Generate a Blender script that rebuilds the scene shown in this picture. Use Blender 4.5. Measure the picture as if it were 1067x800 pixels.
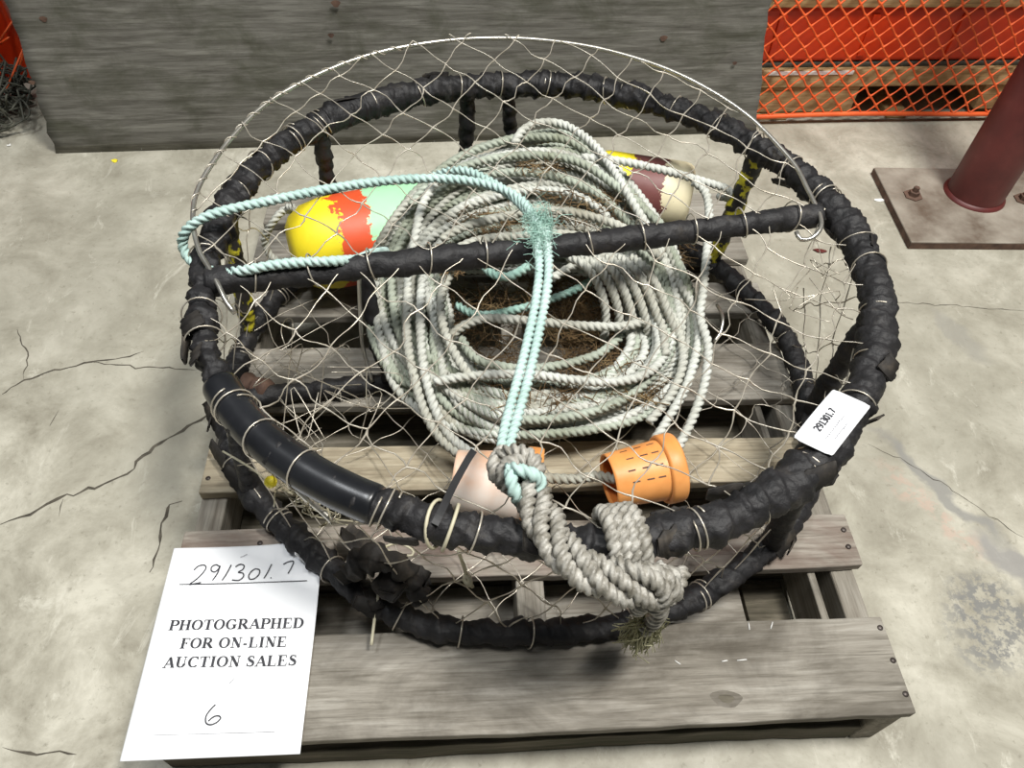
import bpy, math, random
import numpy as np
from mathutils import Vector, Matrix, Euler

for o in list(bpy.data.objects):
    bpy.data.objects.remove(o)
SC = bpy.context.scene
COL = SC.collection
random.seed(7)
RNG = np.random.default_rng(7)

# ------------------------------------------------------------------ camera
PITCH, ROLL, CAM_H, FPX = math.radians(50.944), math.radians(3.787), 1.167, 785.1
F_ = np.array([0, math.cos(PITCH), -math.sin(PITCH)])
U0 = np.array([0, math.sin(PITCH), math.cos(PITCH)])
R0 = np.array([1.0, 0, 0])
R_ = R0 * math.cos(ROLL) + U0 * math.sin(ROLL)
U_ = -R0 * math.sin(ROLL) + U0 * math.cos(ROLL)
CPOS = np.array([0, 0, CAM_H])
cam_data = bpy.data.cameras.new('camera')
cam = bpy.data.objects.new('camera', cam_data)
COL.objects.link(cam)
cam.matrix_world = Matrix(((R_[0], U_[0], -F_[0], 0), (R_[1], U_[1], -F_[1], 0),
                           (R_[2], U_[2], -F_[2], CAM_H), (0, 0, 0, 1)))
cam_data.sensor_fit = 'HORIZONTAL'
cam_data.sensor_width = 36
cam_data.lens = 36 * FPX / 1067
cam_data.clip_start = 0.02
cam_data.clip_end = 60
SC.camera = cam

# ------------------------------------------------------------------ light
SC.view_settings.view_transform = 'Standard'
SC.view_settings.look = 'None'
SC.view_settings.gamma = 1
SC.view_settings.use_curve_mapping = False
SC.view_settings.exposure = -0.32
W = bpy.data.worlds.new('warehouse_air')
SC.world = W
W.use_nodes = True
W.node_tree.nodes['Background'].inputs[0].default_value = (0.90, 0.96, 1.0, 1)
W.node_tree.nodes['Background'].inputs[1].default_value = 0.10


def area(name, loc, target, size, power, color):
    d = bpy.data.lights.new(name, 'AREA')
    d.shape = 'RECTANGLE'
    d.size, d.size_y = size
    d.energy = power
    d.color = color
    o = bpy.data.objects.new(name, d)
    COL.objects.link(o)
    o.location = loc
    v = Vector(target) - Vector(loc)
    o.rotation_euler = v.to_track_quat('-Z', 'Y').to_euler()
    return o


area('warehouse_lamp', (1.25, 0.40, 4.2), (0.1, 0.8, 0), (0.8, 0.6), 262, (1.0, 0.975, 0.925))
area('warehouse_lamp', (-1.2, 0.75, 4.2), (-0.2, 0.8, 0), (0.8, 0.6), 85, (0.95, 0.98, 1.0))
area('warehouse_lamp', (0.1, 0.1, 4.0), (0.1, 0.6, 0), (0.8, 0.6), 40, (1.0, 0.99, 0.95))


# ------------------------------------------------------------------ pixel -> point helpers
def ray(x, y):
    return F_ + R_ * (x - 533.5) / FPX + U_ * (400 - y) / FPX


def at(x, y, z):
    d = ray(x, y)
    return CPOS + d * ((z - CAM_H) / d[2])


def at_plane(x, y, p0, n):
    d = ray(x, y)
    return CPOS + d * (np.dot(np.array(p0) - CPOS, n) / np.dot(d, n))


# ------------------------------------------------------------------ object helpers
def tag(o, label=None, cat=None, group=None, kind=None):
    if label: o['label'] = label
    if cat: o['category'] = cat
    if group: o['group'] = group
    if kind: o['kind'] = kind
    return o


def empty(name, loc, rz=0.0):
    o = bpy.data.objects.new(name, None)
    COL.objects.link(o)
    o.location = loc
    o.rotation_euler = (0, 0, rz)
    o.empty_display_size = 0.05
    return o


class MB:
    """collects vertices and faces of one mesh"""
    def __init__(self):
        self.v, self.f, self.m, self.n = [], [], [], 0

    def add(self, v, f, mi=0):
        v = np.asarray(v, float).reshape(-1, 3)
        self.v.append(v)
        for q in f:
            self.f.append([int(i) + self.n for i in q])
            self.m.append(mi)
        self.n += len(v)

    def box(self, lo, hi, mi=0, M=None):
        x0, y0, z0 = lo
        x1, y1, z1 = hi
        v = np.array([(x0, y0, z0), (x1, y0, z0), (x1, y1, z0), (x0, y1, z0),
                      (x0, y0, z1), (x1, y0, z1), (x1, y1, z1), (x0, y1, z1)], float)
        if M is not None: v = np.array([list(M @ Vector(p)) for p in v])
        self.add(v, [(0, 3, 2, 1), (4, 5, 6, 7), (0, 1, 5, 4), (1, 2, 6, 5), (2, 3, 7, 6), (3, 0, 4, 7)], mi)

    def tube(self, P, R, n=8, closed=False, mi=0, cap=True):
        v, f = sweep(P, R, n, closed, cap)
        self.add(v, f, mi)

    def lathe(self, prof, M, n=32, mi=0):
        """prof: (axial, radius) list; M maps local (axial along +X)"""
        v, f = [], []
        for a, r in prof:
            for k in range(n):
                t = 2 * math.pi * k / n
                v.append(list(M @ Vector((a, r * math.cos(t), r * math.sin(t)))))
        for i in range(len(prof) - 1):
            for k in range(n):
                k2 = (k + 1) % n
                f.append((i * n + k, i * n + k2, (i + 1) * n + k2, (i + 1) * n + k))
        self.add(v, f, mi)

    def build(self, name, mats, parent=None, smooth=True, bevel=0, seg=2):
        me = bpy.data.meshes.new(name)
        V = np.concatenate(self.v) if self.v else np.zeros((0, 3))
        if parent is not None:
            Mi = np.array(parent_world(parent).inverted())
            V = V @ Mi[:3, :3].T + Mi[:3, 3]
        me.from_pydata(V.tolist(), [], self.f)
        if not isinstance(mats, (list, tuple)): mats = [mats]
        for m in mats: me.materials.append(m)
        if len(mats) > 1: me.polygons.foreach_set('material_index', self.m)
        if smooth:
            me.polygons.foreach_set('use_smooth', [True] * len(me.polygons))
        me.update()
        o = bpy.data.objects.new(name, me)
        COL.objects.link(o)
        if parent is not None: o.parent = parent
        if bevel:
            b = o.modifiers.new('bevel', 'BEVEL')
            b.width = bevel
            b.segments = seg
            b.limit_method = 'ANGLE'
        return o


def parent_world(o):
    M = Matrix.Translation(o.location) @ o.rotation_euler.to_matrix().to_4x4()
    if o.parent is not None: return parent_world(o.parent) @ M
    return M


def frames(P, closed=False):
    P = np.asarray(P, float)
    n = len(P)
    if closed: T = np.roll(P, -1, 0) - np.roll(P, 1, 0)
    else: T = np.gradient(P, axis=0)
    T /= np.linalg.norm(T, axis=1)[:, None] + 1e-12
    N = np.zeros_like(P)
    a = np.array([0, 0, 1.0]) if abs(T[0][2]) < .9 else np.array([1.0, 0, 0])
    v = a - T[0] * np.dot(a, T[0])
    N[0] = v / np.linalg.norm(v)
    for i in range(1, n):
        v = N[i - 1] - T[i] * np.dot(N[i - 1], T[i])
        N[i] = v / (np.linalg.norm(v) + 1e-12)
    if closed:
        v = N[-1] - T[0] * np.dot(N[-1], T[0])
        B0 = np.cross(T[0], N[0])
        ang = math.atan2(np.dot(v, B0), np.dot(v, N[0]))
        for i in range(n):
            t = -ang * i / n
            B = np.cross(T[i], N[i])
            N[i] = N[i] * math.cos(t) + B * math.sin(t)
    return T, N, np.cross(T, N)


def sweep(P, R, n=8, closed=False, cap=True, off=None):
    """R: scalar, (len) array or (len, n) array; off = per ring angle offset"""
    P = np.asarray(P, float)
    m = len(P)
    T, N, B = frames(P, closed)
    R = np.asarray(R, float)
    if R.ndim == 0: R = np.full((m, n), float(R))
    elif R.ndim == 1: R = np.repeat(R[:, None], n, 1)
    ph = np.arange(n) * 2 * np.pi / n
    A = np.repeat(ph[None], m, 0)
    if off is not None: A = A + np.asarray(off)[:, None]
    V = P[:, None, :] + R[:, :, None] * (np.cos(A)[:, :, None] * N[:, None, :] + np.sin(A)[:, :, None] * B[:, None, :])
    V = V.reshape(-1, 3)
    rows = m if closed else m - 1
    i = np.arange(rows)[:, None]
    k = np.arange(n)[None]
    i2, k2 = (i + 1) % m, (k + 1) % n
    Fq = np.stack([i * n + k, i * n + k2, i2 * n + k2, i2 * n + k], -1).reshape(-1, 4).tolist()
    if cap and not closed:
        Fq.append(list(range(n))[::-1])
        Fq.append([(m - 1) * n + j for j in range(n)])
    return V, Fq


def spline(P, step, closed=False):
    """Catmull-Rom through P, resampled about every `step` metres"""
    P = np.asarray(P, float)
    n = len(P)
    out = []
    cnt = n if closed else n - 1
    for i in range(cnt):
        if closed: p0, p1, p2, p3 = P[(i - 1) % n], P[i], P[(i + 1) % n], P[(i + 2) % n]
        else: p0, p1, p2, p3 = P[max(i - 1, 0)], P[i], P[i + 1], P[min(i + 2, n - 1)]
        for t in np.linspace(0, 1, 16, endpoint=False):
            out.append(.5 * ((2 * p1) + (-p0 + p2) * t + (2 * p0 - 5 * p1 + 4 * p2 - p3) * t * t + (-p0 + 3 * p1 - 3 * p2 + p3) * t ** 3))
    out.append(P[0] if closed else P[-1])
    out = np.array(out)
    L = np.concatenate([[0], np.cumsum(np.linalg.norm(np.diff(out, axis=0), axis=1))])
    k = max(int(L[-1] / step), 2)
    s = np.linspace(0, L[-1], k + 1)
    Q = np.stack([np.interp(s, L, out[:, j]) for j in range(3)], 1)
    return Q[:-1] if closed else Q


def rope(mb, P, R, lay=None, step=None, mi=0, raw=False):
    """three-strand laid rope along control points P"""
    lay = lay or R * 4.1
    step = step or lay / 10
    Q = np.asarray(P, float) if raw else spline(P, step)
    s = np.concatenate([[0], np.cumsum(np.linalg.norm(np.diff(Q, axis=0), axis=1))])
    n = 12
    ph = np.arange(n) * 2 * np.pi / n
    lob = np.abs(np.cos(1.5 * ph)) ** .75
    Rr = R * (.62 + .41 * lob)
    wob = 1 + .035 * np.sin(s * 90 + R * 1e4) + .02 * np.sin(s * 233)
    v, f = sweep(Q, Rr[None] * wob[:, None], n, off=2 * np.pi * s / lay)
    mb.add(v, f, mi)


def snoise(seed, k=6, f0=1.0):
    r = np.random.default_rng(seed)
    fr = r.normal(0, f0, (k, 2))
    ph = r.uniform(0, 6.28, k)

    def fn(a, b):
        t = 0
        for i in range(k): t = t + np.sin(a * fr[i, 0] + b * fr[i, 1] + ph[i])
        return t / k ** .5
    return fn


# ------------------------------------------------------------------ materials
def nt(name):
    m = bpy.data.materials.new(name)
    m.use_nodes = True
    t = m.node_tree
    return m, t, t.nodes['Principled BSDF']


def coords(t, scale=(1, 1, 1), rnd=False, rot=(0, 0, 0)):
    tc = t.nodes.new('ShaderNodeTexCoord')
    mp = t.nodes.new('ShaderNodeMapping')
    mp.inputs['Scale'].default_value = scale
    mp.inputs['Rotation'].default_value = rot
    t.links.new(tc.outputs['Object'], mp.inputs['Vector'])
    if rnd:
        oi = t.nodes.new('ShaderNodeObjectInfo')
        mu = t.nodes.new('ShaderNodeVectorMath')
        mu.operation = 'SCALE'
        cx = t.nodes.new('ShaderNodeCombineXYZ')
        for k in range(3): t.links.new(oi.outputs['Random'], cx.inputs[k])
        t.links.new(cx.outputs[0], mu.inputs[0])
        mu.inputs['Scale'].default_value = 17.3
        t.links.new(mu.outputs[0], mp.inputs['Location'])
    return mp.outputs[0]


def noise(t, vec, scale, detail=6, rough=.6, dist=0):
    n = t.nodes.new('ShaderNodeTexNoise')
    n.inputs['Scale'].default_value = scale
    n.inputs['Detail'].default_value = detail
    n.inputs['Roughness'].default_value = rough
    n.inputs['Distortion'].default_value = dist
    t.links.new(vec, n.inputs['Vector'])
    return n.outputs['Fac']


def ramp(t, fac, stops):
    r = t.nodes.new('ShaderNodeValToRGB')
    el = r.color_ramp.elements
    while len(el) < len(stops): el.new(.5)
    for e, (p, c) in zip(el, stops):
        e.position = p
        e.color = (*c, 1) if len(c) == 3 else c
    t.links.new(fac, r.inputs[0])
    return r.outputs[0]


def mix(t, fac, a, b, mode='MIX'):
    m = t.nodes.new('ShaderNodeMix')
    m.data_type = 'RGBA'
    m.blend_type = mode
    for sock, val in ((m.inputs[0], fac), (m.inputs[6], a), (m.inputs[7], b)):
        if hasattr(val, 'links') or isinstance(val, bpy.types.NodeSocket): t.links.new(val, sock)
        elif isinstance(val, (int, float)): sock.default_value = val
        else: sock.default_value = (*val, 1)
    return m.outputs[2]


def bump(t, b, h, strength, dist=.002):
    n = t.nodes.new('ShaderNodeBump')
    n.inputs['Strength'].default_value = strength
    n.inputs['Distance'].default_value = dist
    t.links.new(h, n.inputs['Height'])
    t.links.new(n.outputs[0], b.inputs['Normal'])


def simple(name, stops, scale=20, rough=.6, metal=0, bstr=.2, bdist=.001, stretch=(1, 1, 1), rnd=False, spec=.5, detail=5, bscale=None):
    m, t, b = nt(name)
    v = coords(t, stretch, rnd)
    n = noise(t, v, scale, detail)
    t.links.new(ramp(t, n, stops), b.inputs['Base Color'])
    b.inputs['Roughness'].default_value = rough
    b.inputs['Metallic'].default_value = metal
    b.inputs['Specular IOR Level'].default_value = spec
    if bstr: bump(t, b, noise(t, v, bscale or scale * 2.5, 4), bstr, bdist)
    return m


def wood(name, lo, mid, hi, grain=60, stain=(.05, .045, .035), stain_amt=.6, along='x', thr=.5, sscale=7):
    m, t, b = nt(name)
    st = (1, 11, 11) if along == 'x' else (11, 1, 11)
    v = coords(t, st, True)
    v2 = coords(t, (1, 1.6, 1.6), True)
    g = noise(t, v, grain / 10, 8, .65, .6)
    c = ramp(t, g, [(.30, lo), (.5, mid), (.68, hi)])
    fine = noise(t, coords(t, (2.5, 60, 60) if along == 'x' else (60, 2.5, 60), True), 4, 5, .7, .2)
    c = mix(t, 1.0, c, ramp(t, fine, [(.30, (.55, .54, .52)), (.46, (.93, .92, .90)), (.70, (1.12, 1.12, 1.12))]), 'MULTIPLY')
    s = noise(t, v2, sscale, 6, .65, .5)
    sm = ramp(t, s, [(thr, (0, 0, 0)), (thr + .22, (stain_amt,) * 3)])
    c = mix(t, sm, c, stain)
    t.links.new(c, b.inputs['Base Color'])
    b.inputs['Roughness'].default_value = .82
    b.inputs['Specular IOR Level'].default_value = .25
    bump(t, b, g, .5, .0015)
    return m


M = {}
M['deck'] = wood('weathered_grey_wood', (.17, .15, .125), (.28, .26, .225), (.38, .36, .32), stain=(.07, .06, .045), stain_amt=.65, thr=.50)
M['deck_front'] = wood('stained_front_board', (.16, .145, .12), (.27, .25, .215), (.37, .35, .31), stain=(.065, .055, .042), stain_amt=.72, thr=.42, sscale=5)
M['deck_tan'] = wood('tan_deck_wood', (.24, .20, .14), (.36, .31, .225), (.46, .41, .31), stain=(.10, .085, .06), stain_amt=.5, thr=.55)
M['deck_second'] = wood('red_brown_stained_board', (.17, .145, .12), (.28, .25, .215), (.37, .345, .30), stain=(.13, .065, .05), stain_amt=.75, thr=.46, sscale=4)
M['deck_red'] = wood('red_stained_wood', (.11, .06, .05), (.19, .12, .095), (.27, .21, .17), stain=(.10, .045, .04), stain_amt=.7, thr=.42)
M['deck_dark'] = wood('shaded_old_wood', (.08, .07, .055), (.15, .135, .105), (.22, .20, .165), stain=(.04, .04, .025), stain_amt=.6, thr=.45)  # darker deck wood: under-deck shade in its colour, also for the knot core
M['moss_and_shade'] = wood('mossy_and_shade_dark_wood', (.05, .045, .032), (.10, .088, .065), (.17, .15, .115), stain=(.035, .045, .018), stain_amt=.6, thr=.45)
M['stringer'] = wood('stringer_wood', (.16, .14, .115), (.25, .23, .195), (.34, .32, .28), along='y')
M['fresh_wood'] = wood('yellow_pallet_wood', (.30, .20, .09), (.46, .33, .16), (.56, .43, .24), stain=(.16, .09, .03), stain_amt=.5)
M['ply'] = wood('weathered_plywood', (.10, .094, .082), (.165, .16, .143), (.25, .245, .22), grain=60, stain=(.06, .062, .04), stain_amt=.7, thr=.46)
M['rubber'] = simple('black_rubber_wrap', [(.3, (.006, .006, .007)), (.6, (.017, .016, .017)), (.78, (.045, .040, .035))], 30, .62, 0, .9, .004, spec=.4, bscale=55)
M['rubber_worn'] = simple('worn_rubber_wrap', [(.3, (.010, .009, .009)), (.55, (.026, .023, .02)), (.75, (.075, .062, .048))], 30, .7, 0, .7, .003, spec=.3)
M['hose'] = simple('smooth_black_hose', [(.35, (.006, .0065, .008)), (.7, (.016, .017, .020))], 14, .30, 0, .12, .001, spec=.6)
M['wire'] = simple('stainless_wire', [(.3, (.36, .32, .25)), (.7, (.70, .65, .56))], 40, .36, .55, 0)
M['hoop'] = simple('hoop_steel', [(.3, (.42, .40, .35)), (.7, (.66, .64, .58))], 25, .3, .85, 0)
M['rope'] = simple('grey_white_rope', [(.25, (.24, .22, .16)), (.45, (.44, .44, .38)), (.72, (.60, .61, .56))], 9, .8, 0, .35, .0008, spec=.25, bscale=420)
M['rope_green'] = simple('greenish_rope', [(.25, (.18, .19, .12)), (.45, (.34, .37, .30)), (.72, (.50, .55, .48))], 11, .8, 0, .35, .0008, spec=.25, bscale=420)
M['rope_white'] = simple('pale_rope', [(.25, (.34, .33, .27)), (.45, (.52, .53, .48)), (.72, (.64, .66, .62))], 11, .8, 0, .35, .0008, spec=.25, bscale=420)
M['teal'] = simple('pale_teal_rope', [(.25, (.30, .43, .39)), (.5, (.42, .57, .53)), (.75, (.55, .66, .63))], 12, .75, 0, .35, .0008, spec=.25, bscale=420)
M['tealfray'] = simple('teal_fibres', [(.3, (.25, .45, .38)), (.7, (.50, .68, .60))], 60, .8, 0, 0)
M['bridle'] = simple('thick_grey_rope', [(.28, (.10, .09, .065)), (.46, (.26, .245, .21)), (.72, (.50, .485, .44))], 60, .36, 0, .7, .0012, spec=.55, bscale=380)
M['fray'] = simple('olive_rope_fibres', [(.3, (.20, .20, .09)), (.7, (.55, .53, .36))], 60, .8, 0, 0)
M['straw'] = simple('dry_weed', [(.3, (.07, .042, .018)), (.55, (.20, .125, .055)), (.75, (.44, .33, .17))], 22, .9, 0, 0)
M['orange'] = simple('orange_plastic', [(.3, (.72, .26, .06)), (.65, (.86, .37, .11))], 14, .45, 0, .08)
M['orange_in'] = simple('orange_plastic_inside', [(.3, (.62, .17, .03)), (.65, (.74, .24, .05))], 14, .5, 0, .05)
M['steel_red'] = simple('red_brown_paint', [(.3, (.075, .014, .013)), (.62, (.13, .026, .023)), (.8, (.19, .05, .042))], 11, .48, 0, .1)
M['plate'] = simple('rusty_plate', [(.3, (.12, .085, .06)), (.5, (.27, .235, .19)), (.7, (.40, .36, .30))], 9, .6, .1, .3)
M['rust'] = simple('rust', [(.3, (.055, .03, .022)), (.7, (.17, .10, .07))], 30, .8, .1, .4)
M['netorange'] = simple('orange_net_plastic', [(.3, (.70, .085, .014)), (.7, (.88, .15, .035))], 15, .5, 0, 0)
M['binorange'] = simple('red_orange_plastic', [(.3, (.50, .030, .004)), (.7, (.78, .060, .006))], 5, .42, 0, .06)
M['paper'] = simple('white_paper', [(.3, (.83, .845, .87)), (.7, (.87, .88, .90))], 5, .75, 0, .04)
M['ink'] = simple('black_ink', [(.3, (.012, .012, .016)), (.7, (.03, .03, .04))], 40, .6, 0, 0)
M['greyink'] = simple('grey_ink', [(.3, (.26, .26, .28)), (.7, (.38, .38, .40))], 40, .7, 0, 0)
M['nail'] = simple('nail_head', [(.3, (.05, .04, .035)), (.7, (.14, .12, .11))], 80, .5, .6, .1)
M['zip'] = simple('beige_zip_tie', [(.3, (.46, .42, .29)), (.7, (.58, .54, .40))], 30, .5, 0, 0)
M['yellow'] = simple('yellow_plastic', [(.3, (.75, .62, .02)), (.7, (.9, .78, .05))], 30, .5, 0, 0)
M['strap'] = simple('black_strap', [(.3, (.008, .008, .009)), (.7, (.02, .02, .022))], 30, .5, 0, .1)
M['dark'] = simple('dark_net', [(.3, (.03, .032, .025)), (.7, (.10, .10, .075))], 30, .8, 0, 0)
M['white'] = simple('white_scrap', [(.3, (.7, .7, .68)), (.7, (.85, .85, .83))], 30, .6, 0, 0)


def strut_mat():
    m, t, b = nt('strut_wrap_with_yellow_paint')
    v = coords(t)
    n = noise(t, v, 34, 4)
    c = ramp(t, noise(t, v, 26), [(.3, (.010, .010, .010)), (.7, (.035, .03, .026))])
    c = mix(t, ramp(t, n, [(.50, (0, 0, 0)), (.55, (1, 1, 1))]), c, (.60, .54, .03))
    t.links.new(c, b.inputs['Base Color'])
    b.inputs['Roughness'].default_value = .6
    bump(t, b, n, .4, .002)
    return m


M['strut_yellow'] = strut_mat()


def pale_orange():
    m, t, b = nt('faded_orange_plastic')
    v = coords(t)
    n = noise(t, v, 9, 4)
    c = ramp(t, n, [(.36, (.85, .44, .22)), (.50, (.80, .60, .48)), (.64, (.80, .71, .63))])
    t.links.new(c, b.inputs['Base Color'])
    b.inputs['Roughness'].default_value = .5
    return m


M['pale_orange'] = pale_orange()


def buoy_mat(name, stops):
    """bands of paint along local X with chipped edges"""
    m, t, b = nt(name)
    tc = t.nodes.new('ShaderNodeTexCoord')
    sx = t.nodes.new('ShaderNodeSeparateXYZ')
    t.links.new(tc.outputs['Object'], sx.inputs[0])
    n = noise(t, tc.outputs['Object'], 26, 6, .7)
    n2 = noise(t, tc.outputs['Object'], 90, 4, .7)
    a = t.nodes.new('ShaderNodeMath')
    a.operation = 'MULTIPLY_ADD'
    a.inputs[1].default_value = .10
    t.links.new(n, a.inputs[0])
    t.links.new(sx.outputs[0], a.inputs[2])
    s = t.nodes.new('ShaderNodeMath')
    s.operation = 'MULTIPLY'
    s.inputs[1].default_value = 2.5
    t.links.new(a.outputs[0], s.inputs[0])
    r = t.nodes.new('ShaderNodeValToRGB')
    r.color_ramp.interpolation = 'CONSTANT'
    el = r.color_ramp.elements
    while len(el) < len(stops): el.new(.5)
    for e, (p, c) in zip(el, stops):
        e.position = min(max((p + .05) * 2.5, 0), 1)
        e.color = (*c, 1)
    t.links.new(s.outputs[0], r.inputs[0])
    c = mix(t, ramp(t, n2, [(.66, (0, 0, 0)), (.72, (.6, .6, .6))]), r.outputs[0], (.30, .25, .16))
    t.links.new(c, b.inputs['Base Color'])
    b.inputs['Roughness'].default_value = .5
    bump(t, b, n2, .25, .001)
    return m


# ------------------------------------------------------------------ floor
def floor_mat():
    m, t, b = nt('stained_concrete')
    v = coords(t)
    n1 = noise(t, v, 1.3, 5, .6, .4)
    n2 = noise(t, v, 7, 8, .7, .3)
    n3 = noise(t, v, 70, 5, .7)
    n4 = noise(t, coords(t, (1, .45, 1), rot=(0, 0, .5)), 16, 6, .75, .8)
    c = ramp(t, n2, [(.32, (.235, .215, .165)), (.5, (.41, .388, .315)), (.66, (.59, .565, .475))])
    c = mix(t, ramp(t, n1, [(.38, (.55, .55, .55)), (.62, (0, 0, 0))]), c, (.30, .285, .23))
    c = mix(t, ramp(t, n4, [(.60, (0, 0, 0)), (.70, (.55, .55, .55))]), c, (.64, .62, .53))
    c = mix(t, ramp(t, n4, [(.24, (.6, .6, .6)), (.36, (0, 0, 0))]), c, (.19, .172, .125))
    c = mix(t, ramp(t, n3, [(.30, (.6, .6, .6)), (.42, (0, 0, 0))]), c, (.20, .185, .14))
    # stains, and one painted shadow, with a place of their own on the slab
    tc = t.nodes.new('ShaderNodeTexCoord')
    wob = t.nodes.new('ShaderNodeTexNoise')
    wob.inputs['Scale'].default_value = 14
    wob.inputs['Detail'].default_value = 6
    t.links.new(tc.outputs['Object'], wob.inputs['Vector'])
    ws = t.nodes.new('ShaderNodeVectorMath')
    ws.operation = 'MULTIPLY_ADD'
    ws.inputs[1].default_value = (.10, .10, 0)
    t.links.new(wob.outputs['Color'], ws.inputs[0])
    sub = t.nodes.new('ShaderNodeVectorMath')
    sub.operation = 'SUBTRACT'
    sub.inputs[1].default_value = (.05, .05, 0)
    t.links.new(tc.outputs['Object'], ws.inputs[2])
    t.links.new(ws.outputs[0], sub.inputs[0])

    def blob(p, rx, ry, ang, col, amt, c, speck=None):
        mp = t.nodes.new('ShaderNodeMapping')
        mp.vector_type = 'TEXTURE'
        mp.inputs['Location'].default_value = (p[0], p[1], 0)
        mp.inputs['Rotation'].default_value = (0, 0, ang)
        mp.inputs['Scale'].default_value = (rx, ry, 1)
        t.links.new(sub.outputs[0], mp.inputs['Vector'])
        l = t.nodes.new('ShaderNodeVectorMath')
        l.operation = 'LENGTH'
        t.links.new(mp.outputs[0], l.inputs[0])
        f = ramp(t, l.outputs['Value'], [(.55, (amt,) * 3), (1.0, (0, 0, 0))])
        if speck: f = mix(t, 1.0, f, ramp(t, noise(t, tc.outputs['Object'], speck, 5, .7), [(.46, (0, 0, 0)), (.54, (1, 1, 1))]), 'MULTIPLY')
        return mix(t, f, c, col)

    p = at(1030, 648, 0)
    c = blob(p, .085, .11, 0, (.17, .17, .165), .85, c, 60)
    p = at(1040, 572, 0)
    q = at(905, 455, 0)
    ang = math.atan2(p[1] - q[1], p[0] - q[0])
    mid = (p + q) / 2
    c = blob(mid - np.array([.01, .035, 0]), .14, .028, ang, (.50, .36, .29), .55, c, 40)
    c = blob(mid + np.array([.02, .01, 0]), .17, .022, ang, (.24, .235, .22), .8, c)
    c = blob(at(1050, 585, 0), .08, .03, ang, (.26, .25, .24), .8, c)
    p = at(175, 445, 0)
    c = blob(p, .09, .25, .15, (.31, .295, .24), .6, c)  # soft shadow of the pot, painted into the slab colour
    p = at(1000, 350, 0)
    c = blob(p, .03, .10, .5, (.27, .26, .23), .55, c)
    t.links.new(c, b.inputs['Base Color'])
    b.inputs['Roughness'].default_value = .55
    rr = ramp(t, n2, [(.3, (.62,) * 3), (.7, (.40,) * 3)])
    t.links.new(rr, b.inputs['Roughness'])
    b.inputs['Specular IOR Level'].default_value = .35
    bump(t, b, n2, .25, .004)
    return m


mb = MB()
mb.box((-3.2, -1.2, -.08), (3.6, 4.2, 0))
floor = tag(mb.build('floor', floor_mat(), smooth=False), kind='structure')
M['crack'] = simple('crack_dirt', [(.3, (.035, .03, .022)), (.7, (.12, .105, .08))], 60, .9, 0, 0)


def crack(pts, w=.0022, seed=0):
    r = random.Random(seed)
    P = [at(x, y, 0)[:2] for x, y in pts]
    Q = []
    for a, b in zip(P[:-1], P[1:]):
        n = max(int(np.linalg.norm(b - a) / .012), 1)
        for i in range(n):
            Q.append(a + (b - a) * i / n + np.array([r.gauss(0, .0022), r.gauss(0, .0022)]))
    Q.append(P[-1])
    Q = np.array(Q)
    T = np.gradient(Q, axis=0)
    T /= np.linalg.norm(T, axis=1)[:, None] + 1e-9
    Nn = np.stack([-T[:, 1], T[:, 0]], 1)
    v, f = [], []
    for i, q in enumerate(Q):
        ww = w * (.35 + .9 * r.random()) * min(1, .25 + i / 3, .25 + (len(Q) - 1 - i) / 3)
        v += [(*(q + Nn[i] * ww / 2), .0004), (*(q - Nn[i] * ww / 2), .0004)]
        if i: f.append((2 * i - 2, 2 * i - 1, 2 * i + 1, 2 * i))
    m_ = MB()
    m_.add(v, f)
    return m_.build('crack', M['crack'], floor, smooth=False)


crack([(0, 412), (25, 396), (70, 383), (95, 377), (120, 375), (150, 366)], .004, 1)
crack([(95, 377), (150, 382), (205, 386)], .0025, 2)
crack([(24, 396), (29, 366), (18, 343)], .0025, 3)
crack([(0, 547), (30, 535), (60, 520), (100, 507), (133, 494), (148, 474), (175, 457), (222, 430)], .006, 4)
crack([(158, 595), (170, 545), (177, 525), (190, 522)], .005, 5)
crack([(62, 536), (66, 520)], .003, 6)
crack([(52, 444), (61, 428)], .004, 7)
crack([(0, 783), (40, 785), (80, 786)], .004, 8)
crack([(900, 312), (980, 318), (1067, 324)], .002, 9)
crack([(905, 462), (960, 490), (1067, 560)], .0016, 10)

# ------------------------------------------------------------------ plywood sheet leaning at the back
b0 = at(58, 160, 0)
b1 = at(787, 138, 0)
ex = (b1 - b0)
PW = np.linalg.norm(ex)
ex /= PW
LEAN = math.radians(3.5)
back_dir = np.array([-ex[1], ex[0], 0])
ey = back_dir * math.sin(LEAN) + np.array([0, 0, math.cos(LEAN)])
ez = np.cross(ex, ey)           # towards the camera
ply = empty('plywood_sheet', tuple(b0))
ply.rotation_euler = Matrix((ex, ey, ez)).transposed().to_euler()
tag(ply, 'weathered grey plywood sheet leaning upright behind the crab pot', 'plywood')


def pl(x, y, z): return b0 + ex * x + ey * y + ez * z


def ply_xy(px, py):
    p = at_plane(px, py, b0, ez) - b0
    return float(np.dot(p, ex)), float(np.dot(p, ey))


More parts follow.
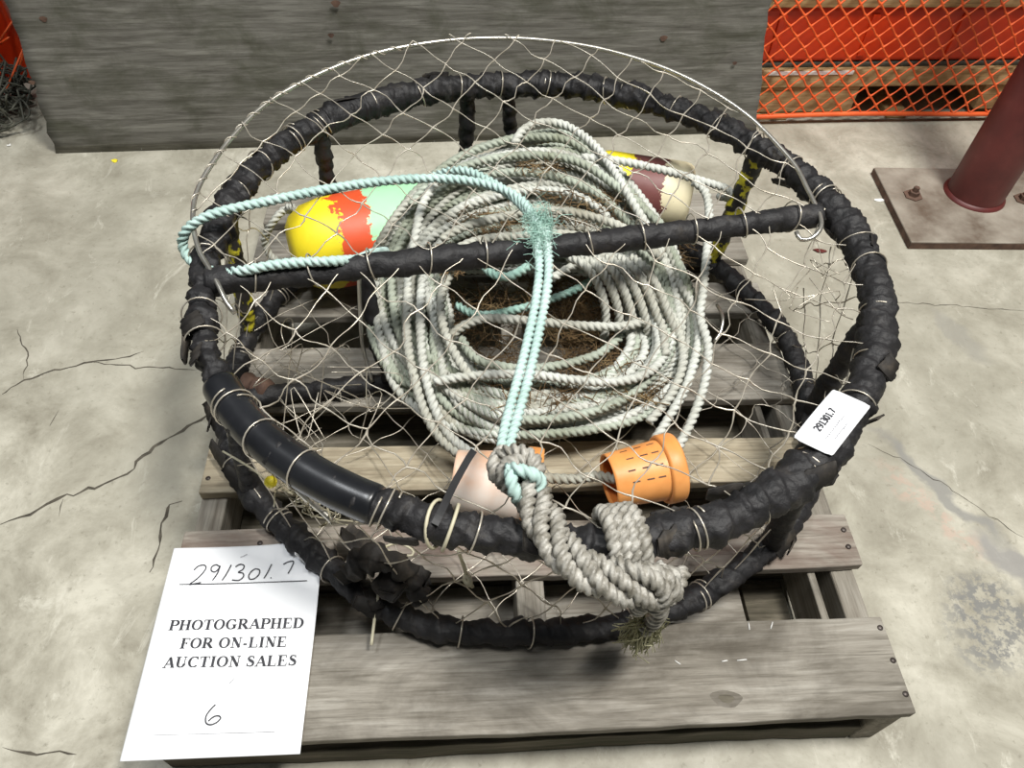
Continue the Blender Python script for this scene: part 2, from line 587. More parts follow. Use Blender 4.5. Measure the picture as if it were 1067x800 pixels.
tl_, tr_ = ply_xy(13, 22), ply_xy(803, 2)
kl, kr = tl_[0] / tl_[1], (tr_[0] - PW) / tr_[1]
mb = MB()
nx_, ny_ = 60, 34
v, f = [], []
r = random.Random(3)
PH = 1.0
edge = [r.gauss(0, .004) for _ in range(ny_ + 1)]
edge2 = [r.gauss(0, .004) for _ in range(ny_ + 1)]
for side in (0, 1):
    for j in range(ny_ + 1):
        for i in range(nx_ + 1):
            y = j / ny_ * PH
            yl = min(y, .62)
            x = kl * yl + i / nx_ * (PW + (kr - kl) * yl)
            if i == 0: x += edge[j]
            if i == nx_: x += edge2[j]
            v.append(pl(x, y, -.018 * side + (.004 * math.sin(x * 5 + 1) if 0 < j else 0)))
st = (nx_ + 1) * (ny_ + 1)
for j in range(ny_):
    for i in range(nx_):
        a = j * (nx_ + 1) + i
        f.append((a, a + 1, a + nx_ + 2, a + nx_ + 1))
        f.append((st + a, st + a + nx_ + 1, st + a + nx_ + 2, st + a + 1))
for i in range(nx_):
    f.append((i + 1, i, st + i, st + i + 1))
    a = ny_ * (nx_ + 1) + i
    f.append((a, a + 1, st + a + 1, st + a))
for j in range(ny_):
    a = j * (nx_ + 1)
    f.append((a, a + nx_ + 1, st + a + nx_ + 1, st + a))
    a += nx_
    f.append((a + nx_ + 1, a, st + a, st + a + nx_ + 1))
mb.add(v, f)
ply_sheet = mb.build('sheet', M['ply'], ply)
for (x, y, r1) in [(691, 39, .009), (765, 65, .006), (46, 19, .008), (345, 36, .007), (34, 85, .007), (350, 3, .010)]:
    p = at_plane(x, y, b0, ez)
    q = [float(np.dot(p - b0, a)) for a in (ex, ey)]
    mk = MB()
    ring = [pl(q[0] + r1 * (1 + .25 * math.sin(3 * t)) * math.cos(t), q[1] + r1 * .8 * math.sin(t), .0052) for t in np.linspace(0, 6.28, 14, endpoint=False)]
    mk.add(ring + [pl(q[0], q[1], .0056)], [(k, (k + 1) % 14, 14) for k in range(14)])
    mk.build('knot', M['rust'], ply_sheet)

# ------------------------------------------------------------------ stack and netting behind, right
RB = math.radians(8.5)
NO = at(800, 129, 0)
nb = np.array([-math.sin(RB), math.cos(RB), 0])
xb = np.array([math.cos(RB), math.sin(RB), 0])


def Zn(x, y, depth=0.0):
    return float(at_plane(x, y, NO + nb * depth, nb)[2])


def back(name, depth):
    o = empty(name, tuple(NO + nb * depth), RB)
    return o


BM = Matrix(((xb[0], nb[0], 0, NO[0]), (xb[1], nb[1], 0, NO[1]), (0, 0, 1, 0), (0, 0, 0, 1)))
z_top = Zn(900, 72, .015)
z_mid = Zn(900, 90, .015)
z_or0 = Zn(900, 62, .015)
z_or1 = Zn(900, 9, .015)
z_p2 = Zn(900, 2, .015)


def back_pallet(z0, z1, zm, label, group=None):
    o = back('wooden_pallet', .012)
    tag(o, label, 'pallet')
    for k, (x, x2) in enumerate(((-.14, .245), (.62, .70), (.92, 1.02))):
        m_ = MB()
        m_.box((x, .020, z0 + .022), (x2, 1.0, zm - .001), M=BM)
        m_.build('block', M['fresh_wood'], o, False, .004)
    for k in range(5):
        m_ = MB()
        y = .012 + k * .215
        m_.box((-.16, y, zm), (1.05, y + .13, z1), M=BM)
        m_.build('deck_board', M['fresh_wood'], o, False, .003)
    for k, x in enumerate((-.08, .42, .86)):
        m_ = MB()
        m_.box((x - .06, .016, z0), (x + (.14 if k != 1 else 0), 1.0, z0 + .02), M=BM)
        m_.build('bottom_board', M['fresh_wood'], o, False, .003)
    return o


back_pallet(0, z_top, z_mid, 'yellow wood pallet on the floor behind orange safety netting')
bin_ = back('plastic_bin', .05)
tag(bin_, 'red orange plastic bin on the wooden pallet behind the netting', 'bin')
m_ = MB()
m_.box((-.15, .03, z_top + .012), (1.04, 1.0, z_or1), M=BM)
m_.build('body', M['binorange'], bin_, False, .012, 3)
m_ = MB()
m_.box((-.155, .026, z_top), (1.045, 1.005, z_top + .012), M=BM)
m_.build('base_rim', M['dark'], bin_, False, .003)
for k in range(5):
    m_ = MB()
    m_.box((-.05 + k * .25, .024, z_top + .03), (-.03 + k * .25, .031, z_or1 - .02), M=BM)
    m_.build('rib', M['binorange'], bin_, False, .003)
slat = back('timber_plank', .05)
tag(slat, 'yellowish timber plank lying on top of the red orange bin', 'plank')
m_ = MB()
m_.box((-.16, .016, z_or1 + .001), (1.05, .12, z_or1 + .03), M=BM)
m_.build('plank', M['fresh_wood'], slat, False, .003)
m_ = MB()
m_.box((-.04, .0095, z_top - .012), (.20, .0115, z_top - .002), M=BM)
scrap = m_.build('paper_strip', M['white'], None, False)
tag(scrap, 'white paper strip along the top edge of the yellow pallet board', 'paper')

# orange diamond netting hanging in front
net = back('safety_netting', 0)
tag(net, 'orange plastic diamond safety netting hanging in front of yellow pallet', 'netting')


def lattice(mbx, fmap, inside, u0, u1, v0, v1, cw, ch, r, jit=.1, n=4, seed=0, sag=.0, knot=0.0, drop=0.0, bend=1.0):
    """diamond net: nodes on a staggered grid, edges as thin tubes clipped at the boundary"""
    rr = random.Random(seed)
    nodes = {}
    ni, nj = int((u1 - u0) / cw) + 2, int((v1 - v0) / (ch / 2)) + 2
    for j in range(-1, nj):
        for i in range(-1, ni):
            u = u0 + (i + .5 * (j % 2)) * cw + rr.gauss(0, jit * cw)
            v_ = v0 + j * ch / 2 + rr.gauss(0, jit * ch)
            nodes[i, j] = (u, v_)
    for (i, j), a in nodes.items():
        for di in ((0, -1) if j % 2 == 0 else (0, 1)):
            b = nodes.get((i + di, j + 1))
            if b is None: continue
            ia, ib = inside(*a), inside(*b)
            if not ia and not ib: continue
            if rr.random() < drop: continue
            A, B = np.array(a), np.array(b)
            if not (ia and ib):
                lo, hi = (A, B) if ia else (B, A)
                p, q = lo.copy(), hi.copy()
                for _ in range(12):
                    m2 = (p + q) / 2
                    if inside(*m2): p = m2
                    else: q = m2
                A, B = lo, p
                if np.linalg.norm(B - A) < .003: continue
            d = B - A
            nn = np.array([-d[1], d[0]])
            k = rr.gauss(0, .05) * bend
            k2 = rr.gauss(0, .04) * bend
            pts = []
            for s in (0, .12, .33, .5, .67, .88, 1):
                w = A + d * s + nn * (k * math.sin(math.pi * s) + k2 * math.sin(2 * math.pi * s))
                pts.append(fmap(w[0], w[1]) + np.array([0, 0, sag * math.sin(math.pi * s)]))
            R = np.full(7, r)
            if knot: R[0] = R[1] = R[-1] = R[-2] = r * (1 + knot)
            mbx.tube(pts, R, n, cap=False)


m_ = MB()
znet = .60
lattice(m_, lambda u, v: NO + xb * u + np.array([0, 0, v]) + nb * (-.004 - .008 * (1 + math.sin(u * 5)) * v), lambda u, v: -.14 < u < 1.0 and .028 < v < znet,
        -.14, 1.0, .0, znet, .0545, .056, .0023, .012, 4, 3, knot=.5, bend=.4)
m_.build('diamond_mesh', M['netorange'], net)
m_ = MB()
m_.tube([NO + xb * u + np.array([0, 0, .026 + .004 * math.sin(u * 7)]) - nb * .004 for u in np.linspace(-.14, 1.0, 40)], .0075, 6)
m_.build('edge_band', M['netorange'], net)

# ------------------------------------------------------------------ red steel column
cc = np.array([1.150, 1.655, 0])
colm = empty('steel_column', tuple(cc))
tag(colm, 'dark red round steel column bolted down on a square base plate', 'column')
PT = .022
p1, p2, p3 = at(911, 174, PT), at(950, 252, PT), at(1067, 253, PT)
xa = (p3 - p2) / np.linalg.norm(p3 - p2)
ya = (p1 - p2)
ln = np.linalg.norm(ya)
ya /= ln
m_ = MB()
q = [p2, p2 + xa * .42, p2 + xa * .42 + ya * ln, p1]
v = [np.array([a[0], a[1], 0.0005]) for a in q] + [np.array([a[0], a[1], PT]) for a in q]
m_.add(v, [(3, 2, 1, 0), (4, 5, 6, 7), (0, 1, 5, 4), (1, 2, 6, 5), (2, 3, 7, 6), (3, 0, 4, 7)])
bplate = m_.build('base_plate', [M['plate']], colm, False, .003)
m_ = MB()
v4 = [np.array([a[0], a[1], .001]) for a in q]
for a, b in ((0, 1), (3, 0)):
    d = (v4[b] - v4[a]) / np.linalg.norm(v4[b] - v4[a])
    n = np.array([d[1], -d[0], 0])
    vv = [v4[a] + n * .0006, v4[b] + n * .0006]
    m_.add([vv[0], vv[1], vv[1] + np.array([0, 0, PT - .004]), vv[0] + np.array([0, 0, PT - .004])], [(0, 1, 2, 3)])
m_.build('rusty_edge', M['rust'], bplate, False)
m_ = MB()
CM = Matrix.Translation(Vector((cc[0], cc[1], PT))) @ Matrix.Rotation(-math.pi / 2, 4, 'Y')
m_.lathe([(0, .068), (1.7, .068), (1.7, .001)], CM, 48)
m_.build('pole', M['steel_red'], colm)
m_ = MB()
m_.lathe([(0, .076), (.004, .075), (.009, .0685)], CM, 40)
m_.build('weld_bead', M['steel_red'], colm)
for (x, y) in [(951, 204), (1066, 208)]:
    p = at(x, y, PT)
    m_ = MB()
    BMx = Matrix.Translation(Vector((p[0], p[1], PT))) @ Matrix.Rotation(-math.pi / 2, 4, 'Y')
    m_.lathe([(0, .0001), (.0005, .024), (.003, .024), (.0035, .013), (.014, .013), (.0145, .0075), (.026, .0075), (.0265, .0001)], BMx, 6)
    m_.build('anchor_bolt', M['rust'], bplate, False)

# ------------------------------------------------------------------ heap at far left
o = empty('net_heap', tuple(at(10, 140, 0)))
tag(o, 'dark tangled fishing net heap on the floor left of the plywood', 'netting heap')
m_ = MB()
r = random.Random(11)
for k in range(90):
    c0 = at(r.uniform(-60, 24), r.uniform(100, 140), 0)
    pts = [c0 + np.array([r.gauss(0, .045), r.gauss(0, .03), abs(r.gauss(.05, .035)) + .006]) for _ in range(5)]
    m_.tube(spline(pts, .012), .0026, 5)
m_.build('net_strands', M['dark'], o)
m_ = MB()
for k in range(34):
    c0 = at(r.uniform(-60, 10), r.uniform(95, 120), 0)
    pts = [c0 + np.array([r.gauss(0, .04), r.gauss(.04, .03), abs(r.gauss(.13, .05)) + .01]) for _ in range(4)]
    m_.tube(spline(pts, .012), .0026, 5)
m_.build('orange_strands', M['netorange'], o)
c0 = at(-60, 130, 0)
o = empty('plastic_crate', (c0[0] - .03, c0[1] + .13, 0), RB)
tag(o, 'red plastic crate behind the tangled net at far left', 'crate')
Mx = Matrix.Translation(o.location) @ Matrix.Rotation(RB, 4, 'Z')
m_ = MB()
m_.box((-.40, .08, 0), (.19, .45, .42), M=Mx)
m_.build('body', M['binorange'], o, False, .012, 3)
m_ = MB()
m_.box((-.41, .07, .40), (.20, .46, .43), M=Mx)
m_.build('rim', M['binorange'], o, False, .006)

# ------------------------------------------------------------------ pallet
YAW = math.radians(5.943)
PO = np.array([-.4405, .2148, 0])
pal = empty('shipping_pallet', tuple(PO), YAW)
tag(pal, 'weathered grey wooden shipping pallet under the crab pot', 'pallet')
PM = Matrix.Translation(Vector(PO)) @ Matrix.Rotation(YAW, 4, 'Z')
PWD, PZ = 1.016, .130


def plp(x, y, z): return np.array(list(PM @ Vector((x, y, z))))


def board(name, lo, hi, mat, seed=0, wob=.0025):
    """rough-sawn board with slightly uneven edges"""
    r = random.Random(seed)
    m_ = MB()
    n = 26
    ph = [r.uniform(0, 6) for _ in range(4)]
    v, f = [], []
    for i in range(n + 1):
        t = i / n
        x = lo[0] + (hi[0] - lo[0]) * t
        ya = lo[1] + wob * math.sin(7 * t + ph[0]) * .6 + r.gauss(0, .0006)
        yb = hi[1] + wob * math.sin(6 * t + ph[1]) * .6 + r.gauss(0, .0006)
        zt = hi[2] + .001 * math.sin(5 * t + ph[2])
        for y, z in ((ya, lo[2]), (yb, lo[2]), (yb, zt), (ya, zt)): v.append(plp(x, y, z))
    for i in range(n):
        a = 4 * i
        for k in range(4):
            f.append((a + k, a + (k + 1) % 4, a + 4 + (k + 1) % 4, a + 4 + k)[::-1])
    f.append((0, 1, 2, 3))
    f.append((4 * n + 3, 4 * n + 2, 4 * n + 1, 4 * n))
    m_.add(v, f)
    return m_.build(name, mat, pal, False, .0025, 2)


rows = [(0, .137, 'deck_front', 0, PWD), (.216, .305, 'deck_second', -.004, PWD + .003), (.367, .453, 'deck_tan', .003, PWD + .002), (.534, .668, 'deck', 0, PWD - .004),
        (.750, .835, 'deck', .004, PWD), (.905, .990, 'deck', 0, PWD), (1.02, 1.125, 'deck', .002, PWD)]
for k, (y0, y1, mt, x0, x1) in enumerate(rows):
    board('deck_board', (x0, y0, PZ - .019), (x1, y1, PZ), M[mt], k + 1)
m_ = MB()
p = at(757, 728, PZ + .0012)
K_ = 18
for rr_, mi_, zz_ in ((.014, 0, 0), (.007, 1, .0005)):
    ring = [p + np.array([rr_ * 1.5 * (1 + .15 * math.sin(3 * t + rr_ * 900)) * math.cos(t), rr_ * .8 * math.sin(t), zz_]) for t in np.linspace(0, 2 * math.pi, K_, endpoint=False)]
    m_.add(ring + [p + np.array([0, 0, zz_ + .0002])], [(k, (k + 1) % K_, K_) for k in range(K_)], mi_)
m_.build('wood_knot', [M['deck_front'], M['deck_dark']], pal)
for k, (x0, x1, zt) in enumerate([(.002, .042, .110), (.490, .532, .110), (.974, 1.010, .110)]):
    m_ = MB()
    m_.box((x0, .004 if k == 2 else .086, .0005 if k == 2 else .0195), (x1, 1.115, zt), M=PM)
    m_.build('stringer', M['stringer'], pal, False, .003)
m_ = MB()
m_.box((.938, .090, .0195), (.950, .60, .108), M=PM)
m_.build('repair_slat', M['stringer'], pal, False, .002)
for k, (x0, x1, y0, y1, z1, mt) in enumerate([(.004, PWD - .045, .006, .085, .058, 'moss_and_shade'), (.13, .86, .150, .238, .019, 'deck'), (.004, PWD - .03, .255, .42, .016, 'deck_dark'), (.866, .935, .148, .245, .014, 'moss_and_shade'), (.004, PWD - .03, .50, .60, .019, 'deck_dark'), (.004, PWD - .03, 1.0, 1.11, .019, 'deck_dark')]):  # wide dark board and small right one added for shade in the gaps
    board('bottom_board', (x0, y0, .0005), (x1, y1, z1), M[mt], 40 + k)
for (x, y) in [(917, 654), (930.5, 688), (943.5, 723), (884, 569.5), (879, 552), (217, 498.5), (271, 566)]:
    p = at(x, y, PZ)
    m_ = MB()
    m_.lathe([(0, .0001), (0.0002, .0042), (.0016, .0040), (.0018, .0001)], Matrix.Translation(Vector((p[0], p[1], PZ - .0002))) @ Matrix.Rotation(-math.pi / 2, 4, 'Y'), 10)
    m_.build('nail', M['nail'], pal)

for (xa, ya, xb_, yb) in [(703, 688, 709, 692), (752, 689, 758, 688), (768, 688, 778, 687), (780, 649, 781, 656), (805, 648, 803, 655)]:
    m_ = MB()
    m_.tube([at(xa, ya, PZ + .001), at((xa + xb_) / 2, (ya + yb) / 2, PZ + .0018), at(xb_, yb, PZ + .001)], .0009, 5)
    m_.build('staple', M['white'], pal)
# ------------------------------------------------------------------ crab pot
UC, UZ, URA, URB = np.array([.031, .863]), .420, .489, .479
LC, LZ, LR = np.array([.016, .866]), .153, .502
pot = empty('crab_pot', (.02, .865, PZ))
tag(pot, 'round black rubber wrapped crab pot with wire mesh on the wooden pallet', 'crab pot')


def upc(a): return np.array([UC[0] + URA * math.cos(a), UC[1] + URB * math.sin(a), UZ])
_lo = [at(x, y, LZ) for x, y in [(780, 307), (810, 337), (832, 382), (840, 420), (846, 470), (838, 520), (816, 556), (785, 580), (741, 612), (692, 640), (617, 654), (542, 658), (452, 655), (410, 640), (378, 619), (346, 590), (312, 561), (272, 522), (246, 486), (236, 445), (243, 395)]]
_la = np.array([math.atan2(p[1] - LC[1], p[0] - LC[0]) % (2 * math.pi) for p in _lo])
_lr = np.array([np.linalg.norm(p[:2] - LC) for p in _lo])
for _t in (1.0, 1.3, 1.6, 1.9, 2.2, 2.5):
    _la, _lr = np.append(_la, _t), np.append(_lr, .475)
_ix = np.argsort(_la)
_la, _lr = _la[_ix], _lr[_ix]


def lorad(a):
    w = np.linspace(-.12, .12, 9)
    return float(np.mean(np.interp((a + w) % (2 * math.pi), _la, _lr, period=2 * math.pi)))


def loc_(a):
    r = lorad(a)
    return np.array([LC[0] + r * math.cos(a), LC[1] + r * math.sin(a), LZ])

def uang(x, y):
    p = at(x, y, UZ)[:2] - UC
    return math.atan2(p[1] / URB, p[0] / URA)
def lang(x, y):
    p = at(x, y, LZ)[:2] - LC
    return math.atan2(p[1], p[0])


def wrapped(P, R, seed, pitch=.032, ridge=.0028, rough=.0022, closed=False, n=24, hand=1):
    """tube wound with overlapping rubber strip"""
    P = np.asarray(P)
    d = np.linalg.norm(np.diff(P, axis=0), axis=1)
    s = np.concatenate([[0], np.cumsum(d)])
    ph = np.arange(n) * 2 * np.pi / n
    S, A = np.meshgrid(s, ph, indexing='ij')
    tot = s[-1] + (np.linalg.norm(P[0] - P[-1]) if closed else 0)
    turns = max(round(tot / pitch), 1)
    nz = snoise(seed, 8, 1.0)
    jit = .22 * np.sin(S * 31 + seed) + .15 * np.sin(S * 57 + 2 * seed)
    saw = (S / tot * turns + hand * A / (2 * np.pi) + jit) % 1.0
    saw = np.where(saw < .86, saw / .86, (1 - saw) / .14)
    ripple = nz(S * 60, np.cos(A) * 2.2) * .5 + nz(S * 150, np.sin(A) * 3.5) * .45 + nz(S * 330 + 9, np.cos(A + 1) * 6) * .25
    taper = np.sin(S / tot * 2 * np.pi * 3 + seed) * .0012
    R = np.asarray(R)
    Rr = (R[:, None] if R.ndim else R) + ridge * (saw - .5) + rough * ripple + taper
    return sweep(P, Rr, n, closed)


N_ = 1100
aa = np.linspace(0, 2 * math.pi, N_, endpoint=False)
und = snoise(5, 5, 1)
UP = np.array([upc(a) + np.array([math.cos(a), math.sin(a), 0]) * .004 * math.sin(5 * a + 1) + np.array([0, 0, .003 * math.sin(3 * a)]) for a in aa])
LP = np.array([loc_(a) for a in aa])


def bulge(a, c, w): return np.exp(-((np.angle(np.exp(1j * (a - c)))) / w) ** 2)


UR = .0213 + .0035 * bulge(aa, 0.25, .35) + .003 * bulge(aa, -.95, .3) + .002 * bulge(aa, math.radians(135), .3)
UR = UR - .006 * bulge(aa, math.radians(213), .42)
v, f = wrapped(UP, UR, 3, .034, .0055, .0038, True, 34)
m_ = MB()
m_.add(v, f)
uring = m_.build('upper_ring', M['rubber'], pot)
v, f = wrapped(LP, .0180 + 0 * aa, 9, .036, .0040, .0032, True, 28, -1)
m_ = MB()
m_.add(v, f)
lring = m_.build('lower_ring', M['rubber'], pot)
# smooth hose sleeve, front left of upper ring
def sleeve(a0, a1, R, name='hose_sleeve', mat='hose', seed=1):
    t = np.linspace(a0, a1, 70)
    P = np.array([[np.interp(x % (2 * math.pi), np.append(aa, 2 * math.pi), np.append(UP[:, k], UP[0, k])) for k in range(3)] for x in t])
    nz = snoise(seed, 5, 1)
    R = R * (1 + .012 * nz(np.arange(70) * .3, 0))
    R[:2] *= (.93, .985)
    R[-2:] *= (.985, .93)
    v, f = sweep(P, R, 26)
    m_ = MB()
    m_.add(v, f)
    return m_.build(name, M[mat], pot)


aL = uang(232, 398) % (2 * math.pi)
aR = uang(392, 530) % (2 * math.pi)
sleeve(min(aL, aR), max(aL, aR), .0236, seed=2)
sleeve(uang(420, 103) % (2 * math.pi), uang(338, 128) % (2 * math.pi), .0240, mat='rubber', seed=6)

# crossbar
A2 = at(216, 294, .425)
B2 = at(852, 224, .425)
CBP = [A2 + (B2 - A2) * t + np.array([0, 0, -.006 * math.sin(math.pi * t)]) for t in np.linspace(0, 1, 260)]
v, f = wrapped(CBP, .0185, 14, .05, .0022, .0018, False, 22)
m_ = MB()
m_.add(v, f)
cbar = m_.build('crossbar', M['rubber'], pot)

# struts between the rings
def strut(top, r=.014, mat='rubber', bow=.0, bot=None, seed=0):
    a = uang(*top)
    P0, P1 = upc(a), loc_(a if bot is None else lang(*bot))
    P = np.array([P0 + (P1 - P0) * t + np.array([math.cos(a), math.sin(a), 0]) * bow * math.sin(math.pi * t) for t in np.linspace(0, 1, 60)])
    v, f = wrapped(P, r, seed, .03, .003, .0022, False, 16)
    m_ = MB()
    m_.add(v, f)
    return m_.build('strut', M[mat], pot)


strut((488, 88), .015, seed=21)
strut((527, 84), .013, seed=22, bot=(540, 205))
strut((332, 132), .0145, seed=23)
strut((790, 157), .016, 'strut_yellow', seed=24)
strut((236, 218), .014, 'strut_yellow', seed=25, bot=(268, 350))
strut((910, 320), .017, seed=26, bot=(826, 428))
strut((232, 392), .013, seed=28)
strut((842, 486), .015, seed=29, bot=(800, 566))
# bottom bars
PB = [at(252, 416, .150), at(320, 407, .150), at(400, 399, .150), at(470, 392, .150)]
v, f = wrapped(spline(PB, .006), .0165, 31, .035, .003, .003, False, 18)
m_ = MB(); m_.add(v, f)
m_.build('bottom_bar', M['rubber'], pot)
PB = [at(255, 398, .158), at(266, 402, .158), at(280, 408, .158)]
m_ = MB(); m_.add(*wrapped(spline(PB, .003), .019, 36, .03, .002, .003, False, 18))
m_.build('rusty_cuff', M['rust'], pot)
# entrance tunnel frame, left of the rope
PB = [at(381, 268, .345), at(383, 300, .30), at(391, 350, .22), at(407, 396, .165)]
v, f = wrapped(spline(PB, .005), .012, 33, .04, .003, .003, False, 14)
m_ = MB(); m_.add(v, f)
m_.build('tunnel_frame', M['rubber'], pot)
m_ = MB()
m_.tube(spline([at(374, 283, .345), at(375, 320, .28), at(378, 360, .22), at(388, 398, .165)], .01), .0035, 7)
m_.build('trigger_rod', M['hoop'], pot)
m_ = MB()
m_.tube(spline([at(747, 318, .20), at(753, 330, .21), at(751, 345, .20), at(744, 356, .19)], .006), .003, 7)
m_.build('trigger_rod', M['hoop'], pot)

# rubber flaps: loose ends of the wrap
def flap(p, d, up, L, Wd, curl, seed, par):
    r = random.Random(seed)
    d = np.array(d) / np.linalg.norm(d)
    up = np.array(up, float)
    sd = np.cross(d, up)
    sd /= np.linalg.norm(sd)
    up = np.cross(sd, d)
    v, f = [], []
    n = 8
    ang = 0
    q = np.array(p, float)
    for i in range(n + 1):
        ang = curl * (i / n)
        dd = d * math.cos(ang) + up * math.sin(ang)
        nn = -d * math.sin(ang) + up * math.cos(ang)
        w = Wd * (1 - .35 * (i / n) ** 2) * (1 + r.gauss(0, .10))
        for s, z in ((-.5, 1), (.5, 1), (.5, -1), (-.5, -1)): v.append(q + sd * w * s + nn * z * .0013)
        if i:
            a = 4 * (i - 1)
            for k in range(4): f.append((a + k, a + (k + 1) % 4, a + 4 + (k + 1) % 4, a + 4 + k))
        q = q + dd * L / n
    f.append((0, 1, 2, 3)); f.append((4 * n + 3, 4 * n + 2, 4 * n + 1, 4 * n))
    m_ = MB(); m_.add(v, f)
    return m_.build('rubber_flap', M['rubber_worn'], par)


rf = random.Random(8)
for k, (x, y) in enumerate([(862, 205), (878, 214), (893, 240), (905, 268), (846, 180), (820, 160), (872, 352), (908, 395), (826, 500), (785, 525), (838, 475),
                            (206, 345), (226, 348), (886, 226), (900, 255), (912, 300), (850, 188), (835, 175), (890, 430), (855, 462), (210, 370), (700, 560), (800, 515), (600, 572), (580, 570), (440, 552), (380, 118), (455, 85), (470, 90), (640, 100), (745, 140), (805, 160), (730, 555), (660, 575)]):
    a = uang(x, y)
    c0 = upc(a)
    out = np.array([math.cos(a), math.sin(a), 0])
    tan = np.array([-math.sin(a), math.cos(a), 0]) * rf.choice([-1, 1])
    th = rf.uniform(-.9, 1.3)
    dr = out * math.cos(th) + np.array([0, 0, 1]) * math.sin(th)
    if rf.random() < .3: dr = -out * math.cos(th) + np.array([0, 0, 1]) * math.sin(th)
    flap(c0 + dr * .0195, tan * .8 + dr * .25, dr, rf.uniform(.025, .05), rf.uniform(.02, .035), rf.uniform(-.5, .35), k, uring)
for k, (x, y) in enumerate([(238, 425), (262, 510), (250, 480), (232, 450), (820, 556), (800, 575), (370, 625), (400, 640)]):
    a = lang(x, y)
    c0 = loc_(a)
    out = np.array([math.cos(a), math.sin(a), 0])
    tan = np.array([-math.sin(a), math.cos(a), 0]) * rf.choice([-1, 1])
    th = rf.uniform(0, 1.2)
    dr = out * math.cos(th) + np.array([0, 0, 1]) * math.sin(th)
    flap(c0 + dr * .017, tan * .8 + dr * .3, dr, rf.uniform(.025, .05), rf.uniform(.02, .03), rf.uniform(-.5, .35), 50 + k, lring)

# lid hoop and its plane
cb_d = (B2 - A2)[:2]
cb_d /= np.linalg.norm(cb_d)
cb_n = np.array([-cb_d[1], cb_d[0]])
SLOPE = .155


def lidz(p): return .440 + SLOPE * max(np.dot(np.array(p[:2]) - A2[:2], cb_n), -.02)


pn = np.array([-cb_n[0] * SLOPE, -cb_n[1] * SLOPE, 1.0])


def lid_at(x, y): return at_plane(x, y, np.array([A2[0], A2[1], .440]), pn)


hoop_px = [(243, 320), (236, 314), (228, 298), (219, 281), (208, 262), (202, 240), (201, 222), (204, 203), (215, 180), (240, 145), (275, 110), (320, 83), (370, 62), (420, 49), (480, 41), (540, 40), (600, 46),
           (650, 57), (700, 74), (745, 97), (780, 121), (806, 146), (829, 173), (841, 196), (848, 210), (855, 226), (855, 238), (847, 245), (837, 243), (832, 236)]
HP = [lid_at(*p) for p in hoop_px]
for k, dz in ((0, -.012), (1, -.004), (-1, -.01), (-2, -.012), (-3, -.006)): HP[k] = HP[k] + np.array([0, 0, dz])
m_ = MB()
m_.tube(spline(HP, .008), .0036, 10)
hoop = m_.build('lid_hoop', M['hoop'], pot)
# lashing wire spiralled round the left of the hoop
H2 = spline(HP[6:14], .004)
T, Nn, Bb = frames(H2)
m_ = MB()
m_.tube([p + .0046 * (n * math.cos(i * .8) + b * math.sin(i * .8)) for i, (p, n, b) in enumerate(zip(H2, Nn, Bb))], .0011, 5)
m_.build('lashing_wire', M['wire'], hoop)


def poly_test(poly):
    poly = np.array(poly)[:, :2]
    x0, y0 = poly[:, 0], poly[:, 1]
    x1, y1 = np.roll(x0, -1), np.roll(y0, -1)

    def fn(x, y):
        c = ((y0 > y) != (y1 > y))
        xx = (x1 - x0) * (y - y0) / (y1 - y0 + 1e-12) + x0
        return bool((np.sum(c & (x < xx)) % 2) == 1)
    return fn


# local net axes: u along crossbar, v perpendicular
def uv2xy(u, v): return A2[:2] + cb_d * u + cb_n * v


lid_poly = [p for p in HP[6:25]]
lid_in0 = poly_test(lid_poly + [B2, A2])
lid_in = lambda u, v: lid_in0(*uv2xy(u, v))
lidwave = snoise(2, 5, 9)


def lid_map(u, v):
    p = uv2xy(u, v)
    edge = min(1, max(v, 0) / .12)
    return np.array([p[0], p[1], lidz(p) + .007 * lidwave(u, v) * edge])


WR = .00085
m_ = MB()
lattice(m_, lid_map, lid_in, -.12, 1.0, .0, .62, .086, .098, WR, .05, 5, 12, knot=.45)
m_.build('lid_mesh', M['wire'], pot)

# front top net (crossbar to ring), slightly sagging
front_poly = []
a0, a1 = math.atan2((A2[1] - UC[1]) / URB, (A2[0] - UC[0]) / URA), math.atan2((B2[1] - UC[1]) / URB, (B2[0] - UC[0]) / URA)
for t in np.linspace(a0, a1 if a1 > a0 else a1 + 2 * math.pi, 60): front_poly.append(upc(t))
fr_in0 = poly_test(front_poly)
fr_in = lambda u, v: fr_in0(*uv2xy(u, v))


def fr_map(u, v):
    p = uv2xy(u, v)
    d = 1 - (((p[0] - UC[0]) / URA) ** 2 + ((p[1] - UC[1]) / URB) ** 2) ** .5
    e = min(max(-v, 0) / .1, max(d, 0) / .2, 1)
    return np.array([p[0], p[1], .436 - .030 * e ** .7 + .005 * lidwave(u + 3, v) * e])


m_ = MB()
lattice(m_, fr_map, fr_in, -.10, 1.02, -.63, .02, .084, .098, WR, .055, 5, 21, knot=.5, drop=.02)
m_.build('top_mesh', M['wire'], pot)


# side net
def side_map(u, v):
    a = u
    t = v / .26
    p = loc_(a) * (1 - t) + upc(a) * t
    k = .012 * math.sin(math.pi * t) * (1 + math.sin(3 * a))
    return p + np.array([-math.cos(a), -math.sin(a), 0]) * k


m_ = MB()
lattice(m_, side_map, lambda u, v: 0 < v < .26 and 2.9 <= u < 6.5, 2.8, 6.6, 0, .26, 6.2832 / 36, .10, WR, .06, 5, 33, knot=.5)
m_.build('side_mesh', M['wire'], pot)
# bottom net
m_ = MB()
lattice(m_, lambda u, v: np.array([LC[0] + u, LC[1] + v, .160 + .006 * lidwave(u, v)]), lambda u, v: u * u + v * v < .49 ** 2, -.5, .5, -.5, .5,   .088, .100, .0008, .06, 4, 44, knot=.4)
m_.build('bottom_mesh', M['wire'], pot)
